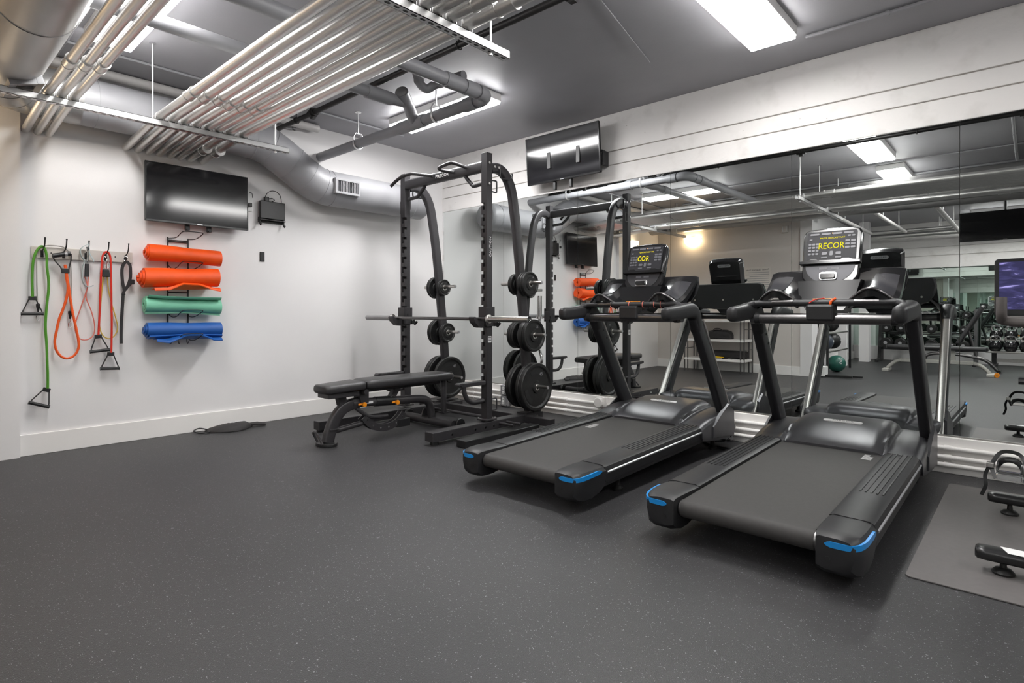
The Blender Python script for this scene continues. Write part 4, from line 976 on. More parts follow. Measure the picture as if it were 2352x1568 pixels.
B().tube(smooth_path([(BX+.01, -1.78, .16), (BX+.02, -1.95, .175), (BX+.015, -2.06, .24), (BX, -2.1, .29)], 5), .017, n=10).build('link_rod', RACKGREY, bench)
for y, z in ((-2.045, .292), (-1.715, .272)):
    k = B(); k.cyl((BX+.034, y, z), (BX+.060, y, z), .013, n=12); k.lathe([(.008, 0), (.018, .002), (.021, .012), (.018, .022), (.0, .024)], (BX+.058, y, z), (1, 0, 0), 14, True); k.box(BX+.045, BX+.055, y-.045, y+.03, z-.006, z+.010, .004)
    k.build('orange_knob', ORANGEK, bench)
B().box(BX+.034, BX+.037, -2.03, -1.94, .290, .306).build('bench_label', WTEXT, bench, smooth=False)
# ================================================================= treadmills
def treadmill(cx, name_lab, row1, big, lanyard):
    """runs along +y; local origin at the floor under the rear roller"""
    ox, oy = cx, -2.275
    t = thing('treadmill', name_lab, 'treadmill', (ox, oy, 0), 'treadmills before the mirrors')
    P = lambda x, y, z: (ox+x, oy+y, z)
    T = Matrix.Translation((ox, oy, 0))
    zr, zf = .190, .225                                 # deck height rear / front
    dz = lambda y: zr+(zf-zr)*y/1.55
    # --- deck frame and belt
    b = B(T)
    for s in (-1, 1): b.loft([[(s*.285, y, dz(y)-.10), (s*.44, y, dz(y)-.10), (s*.44, y, dz(y)-.02), (s*.285, y, dz(y)-.02)] for y in (.12, 2.0)])
    b.loft([[(-.28, y, dz(y)-.055), (.28, y, dz(y)-.055), (.28, y, dz(y)-.012), (-.28, y, dz(y)-.012)] for y in (.10, 1.6)])
    b.build('deck_frame', BLACK, t, smooth=False)
    for s in (-1, 1):
        for y in (.50, 1.86):
            B(T).lathe([(.0, 0), (.034, 0), (.034, .015), (.018, .03), (.014, .10)], (s*.36, y, 0), (0, 0, 1), 14).build('levelling_foot', RUBBER, t)
    b = B(T); b.box(-.20, -.10, .95, 1.15, .035, .12, .01); b.box(.10, .20, .95, 1.15, .035, .12, .01); b.build('underside_bracket', BLACK, t, smooth=False)
    b = B(T); r = .040; zc = zr-r
    prof = [(1.58, dz(1.58)), (1.2, dz(1.2)), (.8, dz(.8)), (.4, dz(.4)), (.055, zr)]+[(.055+r*math.cos(math.radians(a)), zc+r*math.sin(math.radians(a))) for a in range(100, 281, 15)]+[(.3, zc-r+.006), (.6, zc-r+.012)]
    b.grid([[(x, y, z) for y, z in prof] for x in (-.277, -.14, 0, .14, .277)]); b.build('belt', BELT, t, ang=60)
    B(T).cyl((-.285, .055, zc), (.285, .055, zc), r-.002, n=20).build('rear_roller', DSTEEL, t)
    for k in range(9):
        y = (1.02+.016*k) if not lanyard else (1.30+.0135*k)
        x0 = -.235 if not lanyard else .19
        w = .05 if k < 6 else .03
        B(T).box(x0, x0+w, y, y+.006, dz(y)+.0003, dz(y)+.0008).build('belt_mark', WTEXT, t, smooth=False)
    # --- side platforms with grip ribs, rear caps, blue strips
    for s in (-1, 1):
        out = []
        def sec(y, zl):
            z = dz(y)
            pts = [(.283, zl), (.283, z+.012), (.300, z+.018), (.425, z+.016), (.444, z+.006), (.452, z-.02), (.450, zl+.012), (.440, zl)]
            return [(s*px, y, pz) for px, pz in pts]
        b = B(T); b.loft([sec(y, dz(y)-.085) for y in (.235, .6, 1.0, 1.4, 1.64)])
        pl = b.build('foot_platform', CHARCOAL, t, ang=30)
        for k in range(5):
            x = s*(.318+.023*k)
            B(T).loft([[(x-.0045, y, dz(y)+.0165), (x+.0045, y, dz(y)+.0165), (x+.003, y, dz(y)+.0205), (x-.003, y, dz(y)+.0205)] for y in (.62, 1.60)]).build('grip_rib', CHARCOAL, pl, smooth=False)
        b = B(T); b.loft([[(s*.452, y, dz(y)-.030), (s*.458, y, dz(y)-.026), (s*.458, y, dz(y)-.020), (s*.452, y, dz(y)-.016)] for y in (.25, 1.62)]); b.build('side_moulding', SILVERP, pl, smooth=False)
        # rear cap: plan outline rounded on the outer corner, bulging down at the back
        rows = []
        for (y, xi, xo, zt, zl, xo2) in ((-.016, .300, .408, zr-.012, .098, .395), (-.013, .293, .424, zr+.008, .076, .412), (.010, .290, .440, zr+.018, .056, .428), (.05, .286, .450, zr+.021, .046, .440), (.11, .284, .454, zr+.022, .048, .446), (.18, .283, .454, zr+.021, .062, .447), (.238, .283, .452, zr+.019, .090, .446)):
            rows.append([(s*xi, y, zl+.01), (s*xi, y, zt-.006), (s*(xi+.012), y, zt), (s*(xo-.05), y, zt), (s*(xo-.016), y, zt-.006), (s*xo, y, zt-.026), (s*xo, y, (zt+zl)/2), (s*xo2, y, zl+.014), (s*(xo2-.03), y, zl), (s*(xi+.03), y, zl)])
        b = B(T); b.loft(rows); cp = b.build('rear_cap', CHARCOAL, t, ang=38)
        # blue strip follows the corner of the cap
        pth = [(s*.325, -.0165, zr-.016), (s*.37, -.0165, zr-.016), (s*.405, -.0125, zr-.016), (s*.424, -.006, zr-.015), (s*.4395, .012, zr-.012), (s*.4505, .05, zr-.008), (s*.4545, .11, zr-.004), (s*.4548, .19, zr-.001)]
        B(T).tube(smooth_path(pth, 4), 1, n=8, flat=(.0105, .004), up=(0, 0, 1)) if False else None
        q = B(T); Pp = smooth_path(pth, 4); secs = []
        for i, p in enumerate(Pp):
            tt = (Pp[min(i+1, len(Pp)-1)]-Pp[max(i-1, 0)]).normalized(); nn = Vector((tt.y, -tt.x, 0)).normalized()*(1 if s > 0 else -1)
            e = min(1, (i+.4)/2.0, (len(Pp)-1-i+.4)/2.0); hh = .011*e
            secs.append([p-nn*.006+Vector((0, 0, hh)), p+nn*.0035+Vector((0, 0, hh)), p+nn*.0035-Vector((0, 0, hh)), p-nn*.006-Vector((0, 0, hh))])
        q.loft(secs); q.build('blue_strip', BLUE_STRIP, cp, smooth=False)
        B(T).cyl((s*.335, -.004, .118), (s*.335, -.0175, .118), .009, n=10).build('screw_hole', BLACK, cp)
    # --- motor hood: raised centre, sloping shoulders
    def hoodsec(y, zt, zl, xc, inset=0.0):
        pts = []
        W = .462-inset
        hx = [xc-.085, xc-.045, xc-.022, xc-.008, xc, xc+.006, xc+.03, W-.05, W-.012, W, W]
        zsh = dz(min(y, 1.6))+.020+max(0, zt-.25)*.52
        hz = [zt, zt-.004, zt-.016, min(zt, zsh+.024), min(zt, zsh+.006), zsh, zsh, zsh-.003, zsh-.014, zsh-.04, zl]
        xs = [-q for q in reversed(hx)]+[-.10, .10]+hx
        zs = list(reversed(hz))+[zt, zt]+hz
        return [(x, y, z) for x, z in zip(xs, zs)]
    b = B(T)
    b.loft([hoodsec(1.45, .238, .16, .292), hoodsec(1.465, .250, .14, .292), hoodsec(1.52, .276, .13, .290), hoodsec(1.60, .304, .12, .288), hoodsec(1.70, .328, .11, .286), hoodsec(1.80, .343, .10, .285), hoodsec(1.92, .350, .09, .285), hoodsec(2.00, .346, .07, .280, .01), hoodsec(2.05, .325, .06, .270, .03), hoodsec(2.085, .27, .055, .25, .07), hoodsec(2.095, .20, .06, .23, .10)])
    hood = b.build('motor_hood', HOODM, t, ang=50)
    lg = B(T @ Matrix.Translation((0, 1.765, .3415)) @ Matrix.Rotation(math.radians(9), 4, 'X'))
    lg.prism(rrect(0, 0, .225, .034, .0168, 5), 'z', -.004, .0022); lg.build('hood_badge', WTEXT, hood, smooth=False)
    text('badge_print', 'PRECOR', .022, GREYP, hood, P(0, 1.765, .3445), (1, 0, 0), (0, 1, .16), xscale=1.5)
    # --- uprights with knuckle feet
    for s in (-1, 1):
        b = B(T); secs = []
        for f in [0, .25, .5, .75, 1]:
            y = 2.015-.615*f; z = .12+.90*f; w = .060; d = .135-.035*f; x = .432-.012*f
            n = Vector((0, .90, .615)).normalized()
            secs.append([Vector((s*x, y, z))+Vector((q[0], 0, 0))+n*q[1] for q in rrect(0, 0, w, d, .018, 3)])
        b.loft(secs); up = b.build('upright', UPR, t, ang=45)
        b = B(T); secs = []
        for f in [.05, .5, .93]:
            y = 2.085-.615*f; z = .155+.90*f
            n = Vector((0, .90, .615)).normalized()
            secs.append([Vector((s*(.436-.012*f), y-.006, z))+Vector((q[0], 0, 0))+n*q[1] for q in rrect(0, 0, .046, .022, .009, 3)])
        b.loft(secs); b.build('upright_trim', STEEL, up, ang=50)
        for f in (.80, .87, .93):
            y = 2.015-.615*f+.03; z = .12+.90*f
            B(T).cyl((s*.391, y, z), (s*.3885, y, z), .009, n=8).build('upright_bolt', BLACK, up)
        b = B(T); b.loft([[(s*.452, y, z0), (s*.472, y, z0+.01), (s*.472, y, z1-.01), (s*.452, y, z1)] for y, z0, z1 in ((1.62, .13, .225), (1.76, .115, .30), (1.90, .10, .36), (2.00, .09, .30))])
        b.build('knuckle_cover', HOODM, t, ang=40)
        # elbow and forward hand rest
        b = B(T); pth = smooth_path([(s*.418, 1.455, .92), (s*.418, 1.425, .99), (s*.418, 1.385, 1.045), (s*.418, 1.315, 1.062), (s*.418, 1.20, 1.050), (s*.418, 1.06, 1.038), (s*.418, .975, 1.034)], 5)
        N = len(pth); secs = []
        for i, p in enumerate(pth):
            tt = (pth[min(i+1, N-1)]-pth[max(i-1, 0)]).normalized(); n = Vector((0, -tt.z, tt.y))
            f = i/(N-1); w = .068+.020*math.sin(PI*min(1, f*1.1)); d = .090+.014*math.sin(PI*min(1,f*1.05))
            e = min(1, (N-1-i)/3.0); k = .62+.38*math.sqrt(max(0, 1-(1-e)**2))
            secs.append([p+Vector((q[0], 0, 0))+n*q[1] for q in rrect(0, 0, w*k, d*k, min(w, d)*k*.40, 4)])
        b.loft(secs); b.build('hand_rest', CHARCOAL, t, ang=50)
    # --- cross bars, sensors, stop key
    B(T).cyl((-.40, 1.265, 1.010), (.40, 1.265, 1.010), .0325, n=20).build('cross_bar', DSTEEL, t)
    for s in (-1, 1): B(T).cyl((s*.375, 1.265, 1.010), (s*.345, 1.265, 1.010), .036, n=20).build('bar_collar', CHARCOAL, t)
    ub = B(T); ub.tube(smooth_path([(-.415, 1.165, 1.050), (-.41, 1.20, 1.082), (-.385, 1.235, 1.098), (-.33, 1.25, 1.102), (0, 1.255, 1.102), (.33, 1.25, 1.102), (.385, 1.235, 1.098), (.41, 1.20, 1.082), (.415, 1.165, 1.050)], 5), .0205, n=14); ub.build('grip_bar', CHARCOAL, t)
    for x in (-.21, .23):
        B(T).tube([(x-.06, 1.25, 1.107), (x+.06, 1.25, 1.107)], .0185, n=12).build('pulse_sensor', DSTEEL, t)
    B(T).box(-.075, .075, 1.215, 1.30, .995, 1.095, .014).build('stop_housing', BLACK, t, smooth=False)
    B(T).box(-.055, .050, 1.285, 1.315, 1.123, 1.1285, .002).build('stop_key', ORANGEK, t, smooth=False)
    if lanyard:
        B(T).tube(smooth_path([(.075, 1.25, 1.127), (.058, 1.228, 1.112), (.054, 1.232, 1.085), (.060, 1.25, 1.078)], 5), .0065, n=8).build('lanyard_clip', ORANGET, t)
        B(T).tube(smooth_path([(.01, 1.28, 1.13), (-.03, 1.232, 1.12), (-.06, 1.230, 1.10)], 5), .003, n=6).build('lanyard_cord', REDT, t)
    else:
        for x in (-.01, .10, .19, .24):
            B(T).tube([(x+.018*math.sin(a*.5)*.6, 1.2535+.0235*math.cos(a), 1.102+.0235*math.sin(a)) for a in [2*PI*j/16 for j in range(16)]], .0022, n=6, closed=True).build('lanyard_cord', SALMON, t)
        B(T).tube(smooth_path([(-.01, 1.23, 1.09), (-.09, 1.232, 1.062), (-.15, 1.234, 1.085), (-.16, 1.24, 1.11)], 5), .0022, n=6).build('lanyard_cord', SALMON, t)
    # --- console: neck, wide dash with two scooped trays, back shell
    b = B(T); b.loft([[(-.10, 1.31, 1.06), (.10, 1.31, 1.06), (.10, 1.42, 1.04), (-.10, 1.42, 1.04)], [(-.15, 1.36, 1.14), (.15, 1.36, 1.14), (.15, 1.50, 1.13), (-.15, 1.50, 1.13)], [(-.17, 1.41, 1.24), (.17, 1.41, 1.24), (.17, 1.54, 1.24), (-.17, 1.54, 1.24)]])
    b.build('console_neck', BLACKGLOSS, t, ang=40)
    # dash shell: rounded trapezoid plate behind the trays (also what the mirror shows)
    outl = [(-.365, 1.305), (-.375, 1.25), (-.362, 1.185), (-.325, 1.13), (-.25, 1.095), (-.10, 1.075), (.10, 1.075), (.25, 1.095), (.325, 1.13), (.362, 1.185), (.375, 1.25), (.365, 1.305), (.34, 1.315), (-.34, 1.315)]
    b = B(T)
    def shear(pts, y): return [(x, y+.22*(z-1.07), z) for x, z in pts]
    b.loft([shear(outl, 1.545), shear(outl, 1.555), shear([(x*.97, 1.195+(z-1.195)*.95) for x, z in outl], 1.572)])
    sh = b.build('dash_shell', CHARCOAL, t, ang=40)
    for x in (-.28, 0.0, .28): B(T).cyl((x, 1.592, 1.165), (x, 1.600, 1.165), .008, n=8).build('shell_screw', STEEL, sh)
    for s in (-1, 1):
        # tray: a scoop whose floor is bowed; outer lip rises, front edge peaks at the middle
        U = [.135, .18, .225, .27, .315, .345, .368]
        rows_t, rows_b = [], []
        for u in U:
            f = (u-.135)/.233
            lip = 1.118+.072*math.sin(PI*min(1, f*1.0))**1.2-.006*f
            front = 1.27+.0*f-.045*math.sin(PI*f)
            back = 1.555
            top = 1.285+.028*math.sin(PI*f*.8)
            row = []
            for v in [0, .12, .3, .5, .7, .85, 1]:
                y = front+(back-front)*v+.02*(v*v)
                z = lip+(top-lip)*(v**1.7)-.018*math.sin(PI*v)*math.sin(PI*f)
                row.append((s*u, y, z))
            rows_t.append(row); rows_b.append([(p[0], p[1]+.004, p[2]-.028-.02*(1-i/6)) for i, p in enumerate(row)])
        b = B(T)
        A = [[b._v(p) for p in r_] for r_ in rows_t]; C2 = [[b._v(p) for p in r_] for r_ in rows_b]
        for G in (A, C2):
            for a, c in zip(G[:-1], G[1:]):
                for i in range(len(a)-1): b._f([a[i], a[i+1], c[i+1], c[i]])
        for i in range(len(A[0])-1):
            b._f([A[0][i], A[0][i+1], C2[0][i+1], C2[0][i]]); b._f([A[-1][i], A[-1][i+1], C2[-1][i+1], C2[-1][i]])
        for i in range(len(A)-1):
            b._f([A[i][0], A[i+1][0], C2[i+1][0], C2[i][0]]); b._f([A[i][-1], A[i+1][-1], C2[i+1][-1], C2[i][-1]])
        tr = b.build('tray', BLACKGLOSS, t, ang=50)
        b = B(T)
        ins = [[(p[0], p[1], p[2]+.003) for p in r_[1:6]] for r_ in rows_t[2:6]]
        insb = [[(p[0], p[1], p[2]-.003) for p in r_] for r_ in ins]
        b.loft([list(a)+list(reversed(c)) for a, c in zip(ins, insb)]); b.build('tray_liner', TRAYL, tr, ang=50)
        lipc = [Vector(r_[0])+Vector((0, -.002, -.006)) for r_ in rows_t]
        B(T).tube(smooth_path(lipc, 3), .008, n=8).build('tray_lip', DSTEEL, tr)
    # display head, tilted away from the runner
    H = T @ Matrix.Translation((0, 1.415, 1.19)) @ Matrix.Rotation(math.radians(-16), 4, 'X')
    hw = .164
    outh = []
    for k in range(13):
        a = math.radians(180+180*k/12); outh.append((.155*math.cos(a)*(1 if abs(math.cos(a)) < .99 else 1), .085+.085*math.sin(a)))
    up = [(.158, .18), (.163, .35), (.150, .378), (.12, .388), (0, .392), (-.12, .388), (-.150, .378), (-.163, .35), (-.158, .18)]
    full = outh+up
    b = B(H)
    ins = lambda k, c=(0, .2): [(c[0]+(x-c[0])*k, c[1]+(z-c[1])*k) for x, z in full]
    b.loft([[(x, -.010, z) for x, z in ins(.95)], [(x, 0, z) for x, z in ins(.995)], [(x, .018, z) for x, z in full], [(x, .045, z) for x, z in ins(.985)], [(x, .072, z) for x, z in ins(.90)]])
    hd_ = b.build('display_head', BLACKGLOSS, t, ang=40)
    B(H).prism(rrect(0, .272, .272, .190, .012, 4), 'y', -.0135, -.008).build('display_overlay', PANELGLASS, hd_, smooth=False)
    lower = [(.135*math.cos(math.radians(a)), .148+.118*math.sin(math.radians(a))) for a in range(180, 361, 12)]
    B(H).prism(lower, 'y', -.0135, -.006).build('keypad_panel', HOODM, hd_, smooth=False)
    b = B(H); b.prism([(-.165, .150), (.165, .150), (.165, .168), (.125, .172), (.105, .180), (.07, .180), (.055, .170), (-.055, .170), (-.07, .180), (-.105, .180), (-.125, .172), (-.165, .168)], 'y', -.038, .004, .002); b.build('reading_ledge', BLACKGLOSS, hd_, smooth=False)
    B(H).prism(rrect(-.005, .075, .098, .050, .014, 4), 'y', -.022, -.010, .002).build('knob_surround', CHROME, hd_, smooth=False)
    B(H).prism(rrect(-.005, .072, .082, .030, .010, 4), 'y', -.034, -.018, .003).build('control_paddle', BLACKGLOSS, hd_, smooth=False)
    for x in (-.035, .03): B(H).box(x-.022, x+.022, -.0150, -.012, .118, .132).build('indicator', KEYM, hd_, smooth=False)
    # keys of the overlay
    def key(x, z, w, h): B(H).prism(rrect(x, z, w, h, min(w, h)*.25, 2), 'y', -.0158, -.013).build('key', KEYM, hd_, smooth=False)
    for i in range(3):
        for j in range(4): key(-.118+.021*i, .285-.021*j, .016, .012)
    for i in range(2):
        for j in range(3): key(.088+.030*i, .298-.021*j, .024, .013)
    for i in range(4): key(-.095+.062*i, .350, .050, .012)
    for x, z, w, h in ((-.034, .222, .030, .018), (.004, .222, .018, .030), (.042, .222, .030, .018), (-.034, .196, .034, .008), (.042, .196, .034, .008), (.095, .330, .016, .010), (.118, .330, .016, .010), (-.115, .316, .016, .010)): key(x, z, w, h)
    B(H).cyl((.004, -.0155, .352), (.004, -.0175, .352), .0028, n=8).build('indicator_lamp', MATS['amber_lamp'], hd_)
    up_v = (H.to_3x3() @ Vector((0, 0, 1))); nrm = (H.to_3x3() @ Vector((0, -1, 0)))
    def dtext(s_, size, x, z, xs=1.0, m=YTEXT, nm='display_print'):
        p = H @ Vector((x, -.0142, z)); text(nm, s_, size, m, hd_, p, (1, 0, 0), up_v, xscale=xs, extrude=.0004)
    dtext(row1, .0135, .004, .322, 1.15)
    dtext(big[0], big[1], big[2], .270, .80)
    badge = B(H); badge.prism(rrect(0, .382, .070, .015, .007, 4), 'y', -.004, .0022); badge.build('head_badge', WTEXT if not lanyard else SILVERP, hd_, smooth=False)
    bk = B(H); bk.prism(rrect(0, .330, .125, .028, .0135, 4), 'y', .060, .0755); bk.build('back_badge', SILVERP, hd_, smooth=False)
    p = H @ Vector((0, .0762, .330)); text('back_print', 'PRECOR', .019, DTEXT, hd_, p, (-1, 0, 0), up_v, xscale=1.35)
    bx = B(H); bx.prism([(-.06, .19), (.06, .19), (.075, .235), (-.075, .235)], 'y', .055, .082, .004); bx.build('rear_socket', BLACKGLOSS, hd_, smooth=False)
    return t
emisamber = mat('amber_lamp', (0.8, 0.3, 0.02), 0.3, emit=(1, .35, .03), estr=1.2)
treadmill(3.262, 'treadmill nearer the power rack, its display reading COR', 'QUICKSTART TO', ('COR', .058, -.018), False)
treadmill(4.527, 'treadmill nearer the exercise bike, its display reading RECOR', 'PRESS QUICKSTART', ('RECOR', .056, .0), True)
# ================================================================= outlets, valve cap and cords on the plinth
def outlet_box(x0, x1, z0, z1, lab, kind):
    t = thing('outlet_box', lab, 'outlet', ((x0+x1)/2, -.05, z0), 'outlet boxes on the plinth')
    cx, cz = (x0+x1)/2, (z0+z1)/2
    B().box(x0, x1, -.082, -.0305, z0, z1, .008).build('box_body', BOXGREY, t, smooth=False)
    pl = B().box(x0+.004, x1-.004, -.0865, -.081, z0+.004, z1-.004, .006).build('cover_plate', SILVERP, t, smooth=False)
    for sx in (-1, 1):
        for sz in (-1, 1): B().cyl((cx+sx*(x1-x0)*.40, -.0865, cz+sz*(z1-z0)*.40), (cx+sx*(x1-x0)*.40, -.090, cz+sz*(z1-z0)*.40), .0055, n=8).build('cover_screw', CHROME, pl)
    if kind == 'round':
        for s in (-1, 1):
            B().cyl((cx-.012, -.086, cz+s*.024), (cx-.012, -.0895, cz+s*.024), .018, n=18).build('socket', WHITEP, t)
            for q in (-.006, .006): B().box(cx-.012+q-.0012, cx-.012+q+.0012, -.0902, -.0894, cz+s*.024-.004, cz+s*.024+.005).build('socket_slot', BLACK, t, smooth=False)
    else:
        B().box(cx-.028, cx+.006, -.0892, -.086, cz-.036, cz+.036, .002).build('socket', WHITEP, t, smooth=False)
        for s in (-1, 1): B().box(cx-.016, cx-.006, -.0900, -.0890, cz+s*.02-.006, cz+s*.02+.006, .001).build('socket_slot', BLACK, t, smooth=False)
    return t
outlet_box(1.068, 1.180, .128, .240, 'upper grey outlet box with two round sockets behind the rack plates', 'round')
outlet_box(1.068, 1.180, .010, .122, 'lower grey outlet box with a white socket strip behind the rack plates', 'strip')
o1 = outlet_box(3.530, 3.640, .120, .232, 'upper grey outlet box with a plug in it between the treadmills', 'round')
outlet_box(3.530, 3.640, .008, .114, 'lower grey outlet box with a white socket strip between the treadmills', 'strip')
t = thing('extension_cord', 'black power cord plugged into the upper outlet box and looping down to the floor', 'cord', (3.58, -.1, 0))
k = B(); k.lathe([(.017, 0), (.019, .012), (.014, .026), (.007, .045)], (3.573, -.0905, .202), (0.1, -1, -.15), 14, True); k.build('plug', BLACK, t)
B().tube(smooth_path([(3.575, -.128, .196), (3.615, -.145, .17), (3.65, -.145, .10), (3.645, -.15, .045), (3.60, -.17, .012), (3.50, -.19, .006), (3.36, -.22, .006), (3.25, -.32, .006)], 6), .0048, n=8).build('cable', BLACK, t)
t = tag(B().tube(smooth_path([(3.42, -.20, .006), (3.48, -.26, .006), (3.60, -.33, .006), (3.75, -.36, .006), (3.88, -.44, .006)], 6), .0055, n=8).build('extension_cord', BLACK, None, at=(3.42, -.2, 0)), 'black cord on the floor running under the treadmill nearer the bike', 'cord')
t = tag(B().tube(smooth_path([(3.44, -.235, .006), (3.52, -.30, .006), (3.63, -.375, .006), (3.78, -.41, .006), (3.88, -.50, .006)], 6), .0055, n=8).build('extension_cord', BLACK, None, at=(3.44, -.24, 0)), 'second black cord on the floor lying beside the first between the treadmills', 'cord')
t = thing('valve_cap', 'round cream cap on the plinth beside the rack-side treadmill', 'cap', (2.37, -.05, .18))
B().lathe([(.0, 0), (.048, 0), (.052, .008), (.052, .028), (.044, .036), (.0, .036)], (2.365, -.065, .182), (0, -1, 0), 12, True).build('cap_disc', TRIM_M, t, smooth=False)
B().box(2.395, 2.44, -.075, -.03, .14, .235, .004).build('cap_bracket', TRIM_M, t, smooth=False)

# ================================================================= exercise bike on its mat
mt = B(); mt.prism(rrect(5.66, -1.142, 1.20, 1.645, .02, 3), 'z', .0005, .0065, .002)
tag(mt.build('exercise_mat', BIKEMAT, None, smooth=False, at=(5.66, -1.14, 0)), 'grey brown rubber mat on the floor under the exercise bike', 'mat')
KX = 5.555
bike = thing('exercise_bike', 'black exercise bike with large screen standing on a mat beside the treadmill', 'bike', (KX, -1.2, .0065))
fz = .0065
for y, z, lab in ((-.785, .085, 0), (-1.690, .078, 1)):
    b = B(); b.loft([[(KX+x, y+q[0], z+q[1]) for q in rrect(0, 0, .085*k, .048*k, .02*k, 4)] for x, k in ((-.292, .72), (-.284, .95), (-.26, 1), (0, 1), (.26, 1), (.284, .95), (.292, .72))]); o = b.build('stabiliser_bar', BIKEBLACK, bike, ang=45)
    for s in (-1, 1):
        B().lathe([(.0, 0), (.036, 0), (.038, .008), (.026, .022), (.012, .026), (.010, .05)], (KX+s*.205, y, fz), (0, 0, 1), 16).build('levelling_foot', RUBBER, bike)
    if lab:
        B().prism([(KX-.19, y-.034), (KX+.19, y-.034), (KX+.16, y+.034), (KX-.215, y+.034)], 'z', z+.0235, z+.0248).build('stabiliser_sticker', WTEXT, o, smooth=False)
b = B(); b.box(KX-.03, KX+.03, -1.69, -.785, .105, .165, .008); b.build('base_rail', BIKEBLACK, bike, smooth=False)
b = B(); b.loft([[(KX+q[0], -1.36+q[1], .15) for q in rrect(0, 0, .06, .11, .02, 3)], [(KX+q[0], -1.55+q[1], .72) for q in rrect(0, 0, .055, .085, .02, 3)]]); b.build('seat_tube', BIKEBLACK, bike, ang=45)
B().cyl((KX, -1.55, .70), (KX, -1.59, .92), .022, n=14).build('seat_post', STEEL, bike)
b = B(); b.loft([[(KX+q[0], -.86+q[1], .15) for q in rrect(0, 0, .06, .12, .02, 3)], [(KX+q[0], -.98+q[1], .80) for q in rrect(0, 0, .055, .085, .02, 3)]]); b.build('head_tube', BIKEBLACK, bike, ang=45)
b = B(); b.loft([[(KX+q[0], -1.42+.0*q[1], .40+q[1]) for q in rrect(0, 0, .05, .09, .02, 3)], [(KX+q[0], -.93, .52+q[1]) for q in rrect(0, 0, .05, .09, .02, 3)]]); b.build('main_tube', BIKEBLACK, bike, ang=45)
B().cyl((KX, -.97, .78), (KX, -1.02, 1.00), .022, n=14).build('handlebar_post', STEEL, bike)
sdl = B(); sdl.loft([[(KX+q[0]*w, y, z+q[1]*h) for q in rrect(0, 0, 1, 1, .4, 4)] for y, w, h, z in ((-1.76, .10, .02, .955), (-1.74, .20, .05, .95), (-1.66, .21, .06, .945), (-1.58, .12, .05, .945), (-1.49, .055, .035, .945), (-1.47, .03, .02, .945))]); sdl.build('saddle', BIKEBLACK, bike, ang=50)
fw = B(); fw.lathe([(.0, -.012), (.05, -.016), (.20, -.012), (.205, -.016), (.222, -.016), (.226, -.010), (.226, .010), (.222, .016), (.205, .016), (.20, .012), (.05, .016), (.0, .012)], (KX, -.72, .40), (1, 0, 0), 44); fw.build('flywheel', CHROME, bike, ang=30)
cg = B(); cg.lathe([(.02, 0), (.155, .0), (.165, .01), (.165, .045), (.15, .055), (.02, .055)], (KX-.105, -1.18, .36), (1, 0, 0), 32); cg.lathe([(.02, 0), (.11, .0), (.12, .01), (.12, .045), (.11, .055), (.02, .055)], (KX-.105, -.74, .40), (1, 0, 0), 32); cg.box(KX-.100, KX-.055, -1.18, -.74, .27, .50, .01); cg.build('belt_guard', BIKEBLACK, bike, ang=35)
B().cyl((KX-.14, -1.18, .36), (KX+.14, -1.18, .36), .016, n=14).build('crank_axle', STEEL, bike)
for s, dy, dzc in ((-1, -.165, -.035), (1, .165, .035)):
    b = B(); b.loft([[(KX+s*.120, -1.18, .345), (KX+s*.140, -1.18, .345), (KX+s*.140, -1.18, .378), (KX+s*.120, -1.18, .378)], [(KX+s*.125, -1.18+dy, .36+dzc-.012), (KX+s*.142, -1.18+dy, .36+dzc-.012), (KX+s*.142, -1.18+dy, .36+dzc+.012), (KX+s*.125, -1.18+dy, .36+dzc+.012)]]); b.build('crank_arm', CHROME, bike, smooth=False)
    px, py, pz = KX+s*.195, -1.18+dy, .36+dzc
    p = B(); p.cyl((KX+s*.14, py, pz), (px+s*.045, py, pz), .010, n=10); p.box(px-.042, px+.042, py-.045, py-.033, pz-.012, pz+.012, .003); p.box(px-.042, px+.042, py+.033, py+.045, pz-.012, pz+.012, .003); p.box(px-.044, px-.034, py-.04, py+.04, pz-.009, pz+.009); p.box(px+.034, px+.044, py-.04, py+.04, pz-.009, pz+.009)
    pd = p.build('pedal', CHROME, bike, smooth=False)
    c = B(); c.tube(smooth_path([(px-.04, py+.03, pz), (px-.042, py+.10, pz+.01), (px-.030, py+.13, pz+.035), (px, py+.138, pz+.045), (px+.030, py+.13, pz+.035), (px+.042, py+.10, pz+.01), (px+.04, py+.03, pz)], 5), 1, n=8, flat=(.006, .013), up=(0, .3, 1)); c.build('toe_cage', BIKEBLACK, pd)
    B().strap(smooth_path([(px-.045, py, pz-.02), (px-.060, py+.02, pz+.03), (px-.035, py+.045, pz+.085), (px, py+.05, pz+.098), (px+.04, py+.045, pz+.085), (px+.058, py+.02, pz+.03), (px+.045, py, pz-.02)], 4), .016, .004, (0, -1, .1)).build('toe_strap', BIKEBLACK, pd, smooth=False)
    if s < 0:
        B().box(px-.078, px-.05, py+.0, py+.03, pz+.025, pz+.048, .004).build('strap_buckle', STEEL, pd, smooth=False)
        B().strap(smooth_path([(px-.066, py+.01, pz+.035), (px-.082, py, pz-.01), (px-.080, py-.01, pz-.055), (px-.095, py-.012, pz-.10)], 5), .014, .004, (.2, -1, 0)).build('strap_end', BIKEBLACK, pd, smooth=False)
